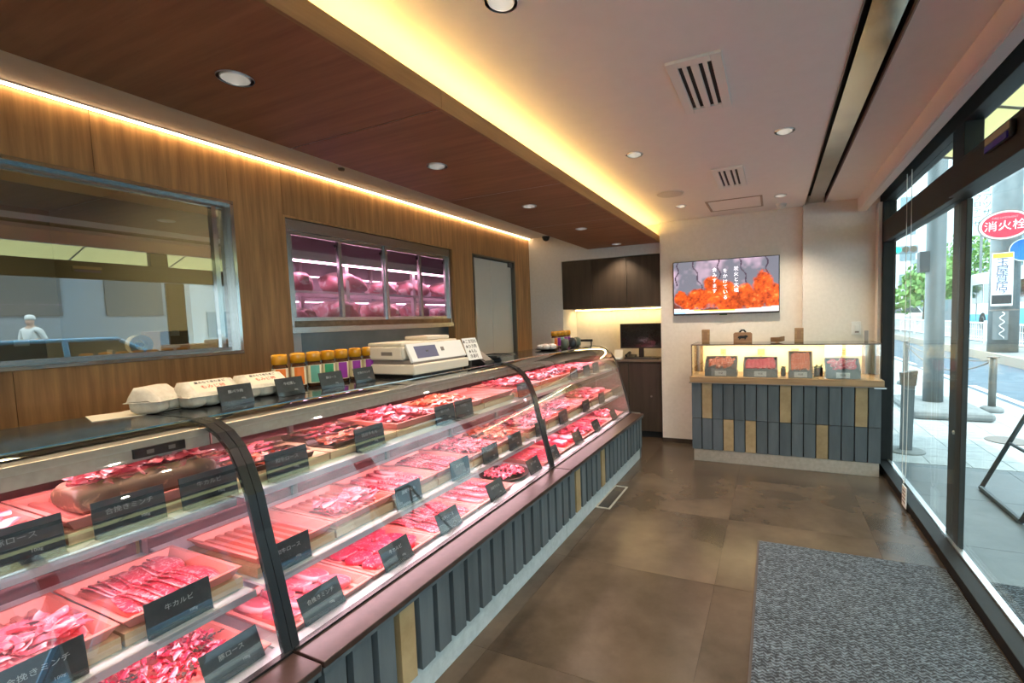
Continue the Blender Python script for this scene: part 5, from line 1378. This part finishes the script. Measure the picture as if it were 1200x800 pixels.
# two pedestrians on the far pavement (seen mirrored in the kitchen window)
def person(x, y, z, rz, label, shirt, legs, stride):
    t = thing('person', label, 'person', (x, y, z), rz)
    def skin(name, pts, edges, rad, m, root=0, sub=2, parent=t):
        me = bpy.data.meshes.new(name); me.from_pydata(pts, edges, []); o = put(name, me, parent); me.materials.append(m)
        md = o.modifiers.new('skin', 'SKIN'); md.use_smooth_shade = True
        for i, v in enumerate(me.skin_vertices[0].data):
            v.radius = (rad[i], rad[i]*(.75 if name != 'body' else .85)) if not isinstance(rad[i], tuple) else rad[i]; v.use_root = (i == root)
        sb = o.modifiers.new('sub', 'SUBSURF'); sb.levels = sb.render_levels = sub
        return o
    s = stride
    P = [(0,0,.95),(0,0,1.10),(0,0,1.30),(0,.0,1.45),(0,.0,1.53),(0,.02,1.60),(0,.015,1.69),
         (.17,0,1.42),(.21,-.03-s*.3,1.16),(.20,.06-s*.5,.92),(-.17,0,1.42),(-.21,-.03+s*.3,1.16),(-.20,.06+s*.5,.92),
         (.09,0,.90),(.10,.04+s*.6,.50),(.10,s*.9,.09),(.10,.10+s*.9,.03),(-.09,0,.90),(-.10,.04-s*.5,.50),(-.10,-s*.9,.09),(-.10,.10-s*.9,.03)]
    E_ = [(0,1),(1,2),(2,3),(3,4),(4,5),(5,6),(3,7),(7,8),(8,9),(3,10),(10,11),(11,12),(0,13),(13,14),(14,15),(15,16),(0,17),(17,18),(18,19),(19,20)]
    Rd = [(.13,.10),(.12,.10),(.15,.11),(.09,.08),(.05,.05),(.075,.085),(.06,.07),.06,.042,.03,.06,.042,.03,.085,.06,.04,.035,.085,.06,.04,.035]
    sk = bpy.data.materials.get('skin tone') or mat('skin tone', (.55, .34, .25), rough=.6)
    skin('body', P, E_, Rd, sk)
    skin('shirt', [P[i] for i in (0, 1, 2, 3, 7, 8, 10, 11)], [(0,1),(1,2),(2,3),(3,4),(4,5),(3,6),(6,7)], [(.15,.12),(.14,.115),(.165,.125),(.10,.09),.075,.055,.075,.055], shirt)
    skin('trousers', [P[i] for i in (0, 13, 14, 15, 17, 18, 19)], [(0,1),(1,2),(2,3),(0,4),(4,5),(5,6)], [(.145,.115),.095,.07,.05,.095,.07,.05], legs)
    MB().lathe([(.085, 1.66), (.088, 1.70), (.07, 1.755), (.02, 1.775)], n=14).build('cap', M['white'], t, smooth=True)
whites = mat('white shirt', (.80, .80, .78), rough=.8); jeans = mat('dark trousers', (.06, .07, .10), rough=.8)
person(9.2, 4.7, .19, 2.6, 'pedestrian in a white shirt and cap, walking', whites, jeans, .22)
person(9.0, 3.4, .19, -.4, 'second pedestrian in a white shirt, standing by the road', whites, jeans, .05)
